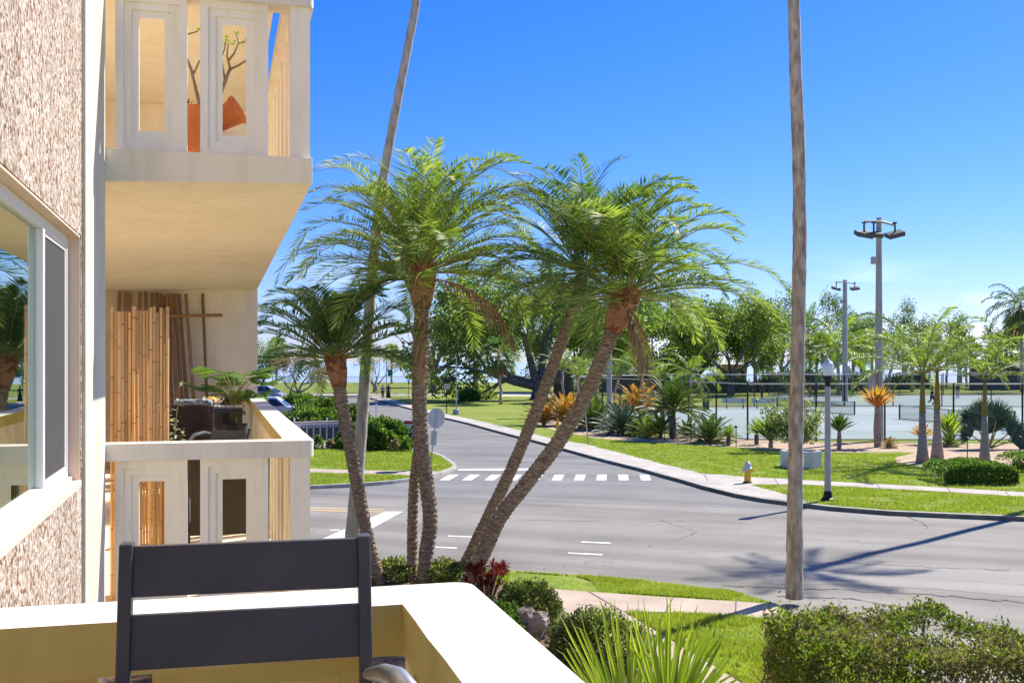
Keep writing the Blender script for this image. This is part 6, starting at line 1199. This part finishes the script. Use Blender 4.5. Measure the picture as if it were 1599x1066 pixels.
# ------------------------------------------------------------------ people
def skinned(name, J, E, Rd, m, parent, sub=2):
    me = bpy.data.meshes.new(name); me.from_pydata(J, E, []); me.materials.append(m); o = bpy.data.objects.new(name, me); COL.objects.link(o); o.parent = parent
    md = o.modifiers.new('skin', 'SKIN'); md.use_smooth_shade = True
    if not me.skin_vertices: 
        bpy.context.view_layer.objects.active = o; me.attributes  # layer made by the modifier below
    lay = me.skin_vertices[0].data if me.skin_vertices else None
    if lay is None:
        import bmesh
        bm = bmesh.new(); bm.from_mesh(me); sk = bm.verts.layers.skin.verify(); bm.verts.ensure_lookup_table()
        for i, v in enumerate(bm.verts): v[sk].radius = (Rd[i], Rd[i]); v[sk].use_root = (i == 0)
        bm.to_mesh(me); bm.free()
    else:
        for i, v in enumerate(lay): v.radius = (Rd[i], Rd[i])
    s2 = o.modifiers.new('sub', 'SUBSURF'); s2.levels = sub; s2.render_levels = sub; return o
def person(label, loc, rz, h, top, bottom, hair, skirt=False, run=False, arm=None):
    t = thing('person', label, 'person', loc, rz); s_ = h / 1.75; ls = .28 if run else .06
    def v(x, y, z): return (x * s_, y * s_, z * s_)
    HL, KL, AL = (-.09, 0, .92), (-.10, -ls * .9, .50), (-.10, ls * .2 if run else -.02, .09 if not run else .16); HR, KR, AR = (.09, 0, .92), (.10, ls * .3 if not run else .12, .50), (.10, ls * 1.6 if run else .04, .08 if not run else .42)
    el = (-.27, -.02, 1.12) if not run else (-.26, .16, 1.14); wl_ = (-.27, -.10, .88) if not run else (-.20, -.12, 1.12); er = (.27, .0, 1.12) if not run else (.26, -.14, 1.16); wr = (.27, -.08, .88) if not run else (.20, -.34, 1.28)
    J = [(0, 0, .96), (0, .01, 1.15), (0, 0, 1.38), (0, 0, 1.50), (0, -.02, 1.60), (0, -.01, 1.70), HL, KL, AL, (AL[0], AL[1] - .16, AL[2] - .05), HR, KR, AR, (AR[0], AR[1] - .16, AR[2] - .05), (-.18, 0, 1.42), el, wl_, (wl_[0], wl_[1] - .04, wl_[2] - .10), (.18, 0, 1.42), er, wr, (wr[0], wr[1] - .04, wr[2] - .10)]
    E = [(0, 1), (1, 2), (2, 3), (3, 4), (4, 5), (0, 6), (6, 7), (7, 8), (8, 9), (0, 10), (10, 11), (11, 12), (12, 13), (2, 14), (14, 15), (15, 16), (16, 17), (2, 18), (18, 19), (19, 20), (20, 21)]
    Rd = [.13, .115, .13, .052, .095, .085, .085, .058, .042, .035, .085, .058, .042, .035, .06, .042, .032, .03, .06, .042, .032, .03]
    skinned('body', [v(*j) for j in J], E, [r * s_ for r in Rd], M['skin'], t)
    skinned('top', [v(*J[i]) for i in (0, 1, 2, 14, 15, 18, 19)], [(0, 1), (1, 2), (2, 3), (3, 4), (2, 5), (5, 6)], [r * s_ for r in (.145, .135, .15, .078, .056, .078, .056)], flat('clothes', top), t)
    if skirt: b = MB(); b.lathe([(.30 * s_, .10 * s_), (.22 * s_, .6 * s_), (.15 * s_, 1.0 * s_), (.14 * s_, 1.1 * s_)], 14); b.build('long_skirt', flat('clothes', bottom), t, smooth=True)
    else: skinned('trousers', [v(*J[i]) for i in (0, 6, 7, 8, 10, 11, 12)], [(0, 1), (1, 2), (2, 3), (0, 4), (4, 5), (5, 6)], [r * s_ for r in (.15, .105, .078, .06, .105, .078, .06)], flat('clothes', bottom), t)
    b = MB(); b.lathe([(.02, 1.60), (.09, 1.60), (.113, 1.68), (.10, 1.76), (.05, 1.80), (.01, 1.81)], 12, (0, .015, 0)); b.v = [v(*q) for q in b.v]; b.build('hair', flat('hair', hair), t, smooth=True)
    b = MB()
    for x_ in (-.035, .035): b.box(x_ - .012, x_ + .012, -.122, -.11, 1.655, 1.67)
    b.v = [v(*q) for q in b.v]; b.build('eyes', M['dark'], t); b = MB(); b.add([(-.015, -.108, 1.61), (.015, -.108, 1.61), (0, -.145, 1.615), (0, -.11, 1.65)], [(0, 1, 2), (0, 2, 3), (1, 3, 2)]); b.v = [v(*q) for q in b.v]; b.build('nose', M['skin'], t)
    return t
person('person in a purple top and black trousers walking on the far pavement', at(598, 622), .3, 1.6, (.45, .16, .42), (.01, .01, .012), (.03, .02, .02))
person('person in a long dark dress beside the one in purple', at(607, 622), 0, 1.72, (.012, .014, .02), (.012, .014, .02), (.02, .015, .015), skirt=True)
person('person running in light shorts behind the street sign', at(588, 617), 1.4, 1.75, (.35, .30, .25), (.30, .28, .24), (.05, .03, .02), run=True)
person('person standing in dark clothes behind the court benches', at(1190, 622), .4, 1.8, (.02, .025, .035), (.02, .02, .03), (.02, .02, .02))
person('tennis player in dark blue clothes between the two left royal palms', at(1456, 634), 1.8, 1.75, (.03, .05, .10), (.02, .03, .06), (.04, .03, .02), run=True)
person('tennis player in a dark brown shirt on the far court', at(1496, 622), -1.0, 1.75, (.06, .035, .03), (.5, .45, .4), (.03, .02, .02))
person('small person in an orange top beyond the left court', at(1265, 621), 0, 1.5, (.75, .16, .05), (.2, .15, .12), (.05, .03, .02))
